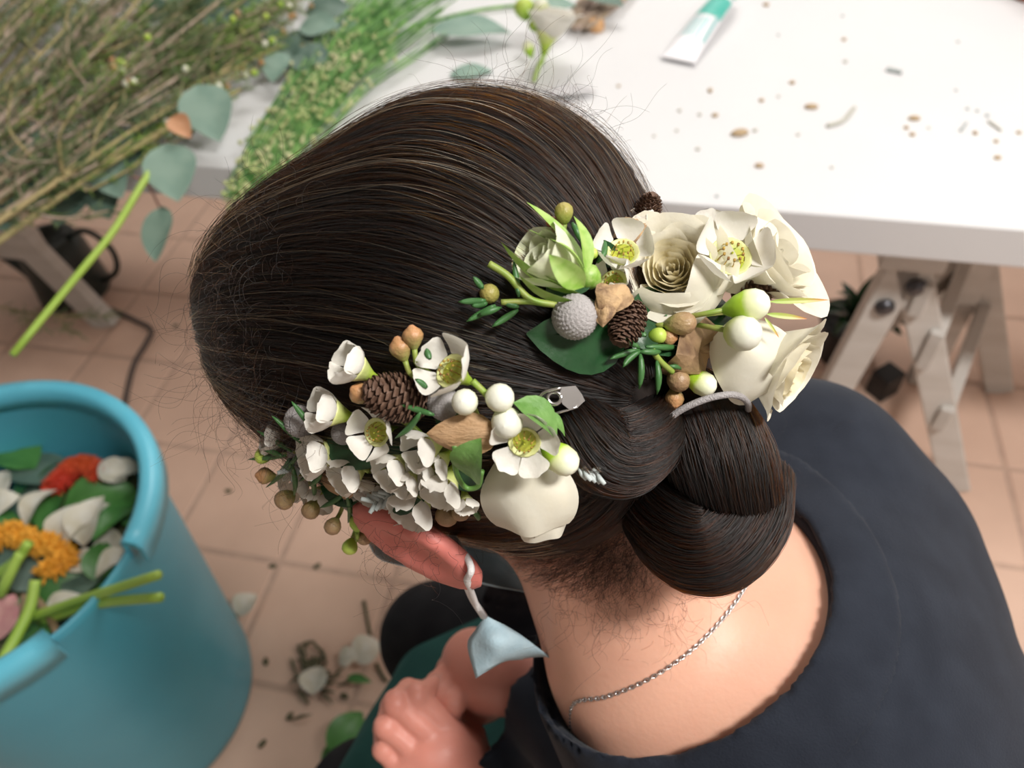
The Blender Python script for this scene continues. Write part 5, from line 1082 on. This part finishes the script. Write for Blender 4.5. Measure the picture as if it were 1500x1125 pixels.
b = MB(); b.lathe([(0.0, 0.0), (0.016, 0.0), (0.018, 0.004), (0.016, 0.018), (0.012, 0.022), (0.0, 0.021)], 9); m_cork = mat('tan_chunk', (0.55, 0.30, 0.13), 0.7, (0.66, 0.40, 0.2), 90); tag(b.obj('bark_chunk', m_cork, mw=Matrix.Translation(P(873, 44, TZ))), 'tan bark chunk beside the brown stem bundle', 'bark')
# tube of cream
m_tubew = mat('white_tube', (0.78, 0.77, 0.80), 0.25); m_teal = mat('teal_print', (0.05, 0.42, 0.34), 0.28, (0.12, 0.50, 0.43), 6); m_tealp = mat('pale_teal_print', (0.26, 0.52, 0.52), 0.28)
tq = empty('cream_tube', (0, 0, 0), 'white tube with teal print lying on the table', 'tube'); e0, e1 = P(995, 86, TZ+0.006), P(1062, 6, TZ+0.014); tx = e1-e0; Lt = np.linalg.norm(tx); tx = tx/Lt; ty = nrm(np.cross([0, 0, 1.], tx)); tzz = np.cross(tx, ty)
def tsec(k, sc=1.0): w = 0.034*(1-0.30*k); h = 0.0015+0.0155*math.sin(min(1, k*1.15)*math.pi/2); return w*sc, h*sc
def tpt(k, a, sc=1.0): w, h = tsec(k, 1.0); return e0+tx*Lt*k+ty*math.cos(a)*(w+0.0004*(sc > 1))+tzz*(math.sin(a)*h+(0.0005 if sc > 1 else 0)+h*0.8)
def tshell(k0, k1, a0, a1, sc, nk, na): return grid(lambda u, v: tpt(k0+(k1-k0)*v, a0+(a1-a0)*(u+1)/2, sc), na, nk)
b = MB(); b.add(*tshell(0, 1, 0, 2*math.pi, 1, 14, 28)); b.obj('tube_body', m_tubew, tq)
b = MB(); b.box(e0-tx*0.004+tzz*0.002, (0.010, 0.070, 0.003), np.stack([tx, ty, tzz], 1)); b.obj('crimp', m_tubew, tq, smooth=False)
b = MB(); V, F = lathe([(0.0, -0.002), (0.019, -0.002), (0.019, 0.004), (0.015, 0.006), (0.015, 0.034), (0.0, 0.034)], 20); b.add(V@np.stack([ty, tzz, tx])+e1+tzz*0.013, F); b.obj('cap', m_tubew, tq)
b = MB(); b.add(*tshell(0.56, 0.86, 0.25, 2.9, 1.1, 5, 16)); b.add(*tshell(0.92, 0.99, 0.2, 2.9, 1.1, 2, 16)); b.obj('teal_panel', m_teal, tq)
b = MB()
for a0 in (0.35, 0.75, 1.0, 1.25, 1.5): b.add(*tshell(0.26, 0.52, a0, a0+0.12, 1.1, 4, 2))
b.add(*tshell(0.06, 0.52, 1.72, 1.95, 1.1, 6, 3)); b.add(*tshell(0.22, 0.60, 2.3, 2.6, 1.1, 5, 3)); b.obj('print_lines', m_tealp, tq)
# crumbs of cut plants
m_c1 = mat('tan_crumb', (0.48, 0.34, 0.20), 0.8, (0.40, 0.30, 0.18), 60); m_c2 = mat('pale_crumb', (0.50, 0.49, 0.42), 0.8); m_c3 = mat('grey_crumb', (0.42, 0.46, 0.45), 0.8)
CRB = []
for j, mm in enumerate((m_c1, m_c2, m_c3)):
    b = MB(); b.lathe([(0.0, 0.0), (0.35, 0.0), (0.5, 0.22), (0.38, 0.5), (0.12, 0.62), (0.0, 0.6)], 9); CRB.append(b.mesh('crumb', mm))
for i, (x, y, s, k, w) in enumerate([(555, 20, 12, 0, 1.1), (840, 147, 10, 0, 1), (845, 228, 10, 1, 1), (650, 305, 12, 0, 1.1), (350, 335, 15, 0, 0.7), (538, 370, 12, 0, 1), (720, 395, 18, 0, 1.6), (458, 492, 24, 0, 1.7), (515, 480, 11, 1, 1), (368, 425, 13, 0, 1.2), (312, 422, 10, 1, 1), (238, 407, 10, 1, 1), (228, 480, 9, 1, 1), (305, 548, 11, 1, 1), (530, 610, 16, 0, 1.3),
     (672, 495, 9, 1, 1), (1097, 437, 16, 0, 1.5), (1068, 470, 11, 0, 1), (1090, 495, 12, 0, 1), (1320, 490, 12, 0, 0.8), (1397, 520, 10, 0, 1), (1402, 580, 12, 0, 1.3), (1480, 488, 10, 0, 1), (1365, 425, 9, 2, 1), (1328, 408, 8, 2, 1), (1293, 400, 8, 2, 1), (1250, 332, 7, 2, 1), (795, 615, 8, 1, 1), (15, 317, 9, 0, 1), (145, 500, 8, 1, 1), (600, 355, 8, 1, 1), (375, 720, 9, 2, 1), (1258, 155, 7, 2, 1), (835, 60, 7, 2, 1), (600, 130, 7, 2, 1), (1150, 470, 7, 1, 1)]):
    px, py = 900+x*0.4, y*0.4; p = P(px, py, TZ); s_ = s*0.4*1.6*np.linalg.norm(p-CAM)/FPX
    o = link('plant_crumb', CRB[k], None, frame(p, (0, 0, 1), (1, 0.2*math.sin(i*3), 0), s_)@Matrix.Diagonal((w, 1, 0.7, 1)))
    tag(o, ['tan crumb of cut plant on the white table', 'pale crumb of cut plant on the white table', 'grey crumb of cut plant on the white table'][k], 'crumb', ['tan crumbs on the table', 'pale crumbs on the table', 'grey crumbs on the table'][k])
stick('flower_cutting', [P(1212, 184, TZ+0.004), P(1235, 176, TZ+0.004), P(1252, 157, TZ+0.004)], 0.0034, m_c2, 'curved pale stem offcut on the table beyond the tan crumbs', 'stem'); stick('flower_cutting', [P(1299, 101, TZ+0.004), P(1310, 103, TZ+0.004), P(1321, 106, TZ+0.004)], 0.0042, m_c3, 'short straight grey stem offcut on the table', 'stem')
stick('flower_cutting', [P(1448, 177, TZ+0.003), P(1458, 184, TZ+0.003), P(1467, 191, TZ+0.003)], 0.002, m_c2, 'thin pale stem offcut among the grey crumbs', 'stem'); stick('flower_cutting', [P(1407, 191, TZ+0.003), P(1412, 185, TZ+0.003), P(1416, 179, TZ+0.003)], 0.002, m_c3, 'tiny grey stem offcut beside a tan crumb', 'stem')
m_ter = mat('terracotta', (0.30, 0.10, 0.06), 0.7, (0.36, 0.13, 0.08), 20); b = MB(); b.lathe([(0.0, 0.0), (0.055, 0.0), (0.06, 0.004), (0.078, 0.10), (0.085, 0.10), (0.085, 0.125), (0.074, 0.125), (0.066, 0.10), (0.0, 0.09)], 32)
pc = P(1500, 8, TZ); o = b.obj('terracotta_pot', m_ter, mw=Matrix.Translation(pc+ax*0.035+ay*0.06)); tag(o, 'reddish terracotta pot standing at the far end of the table', 'pot')
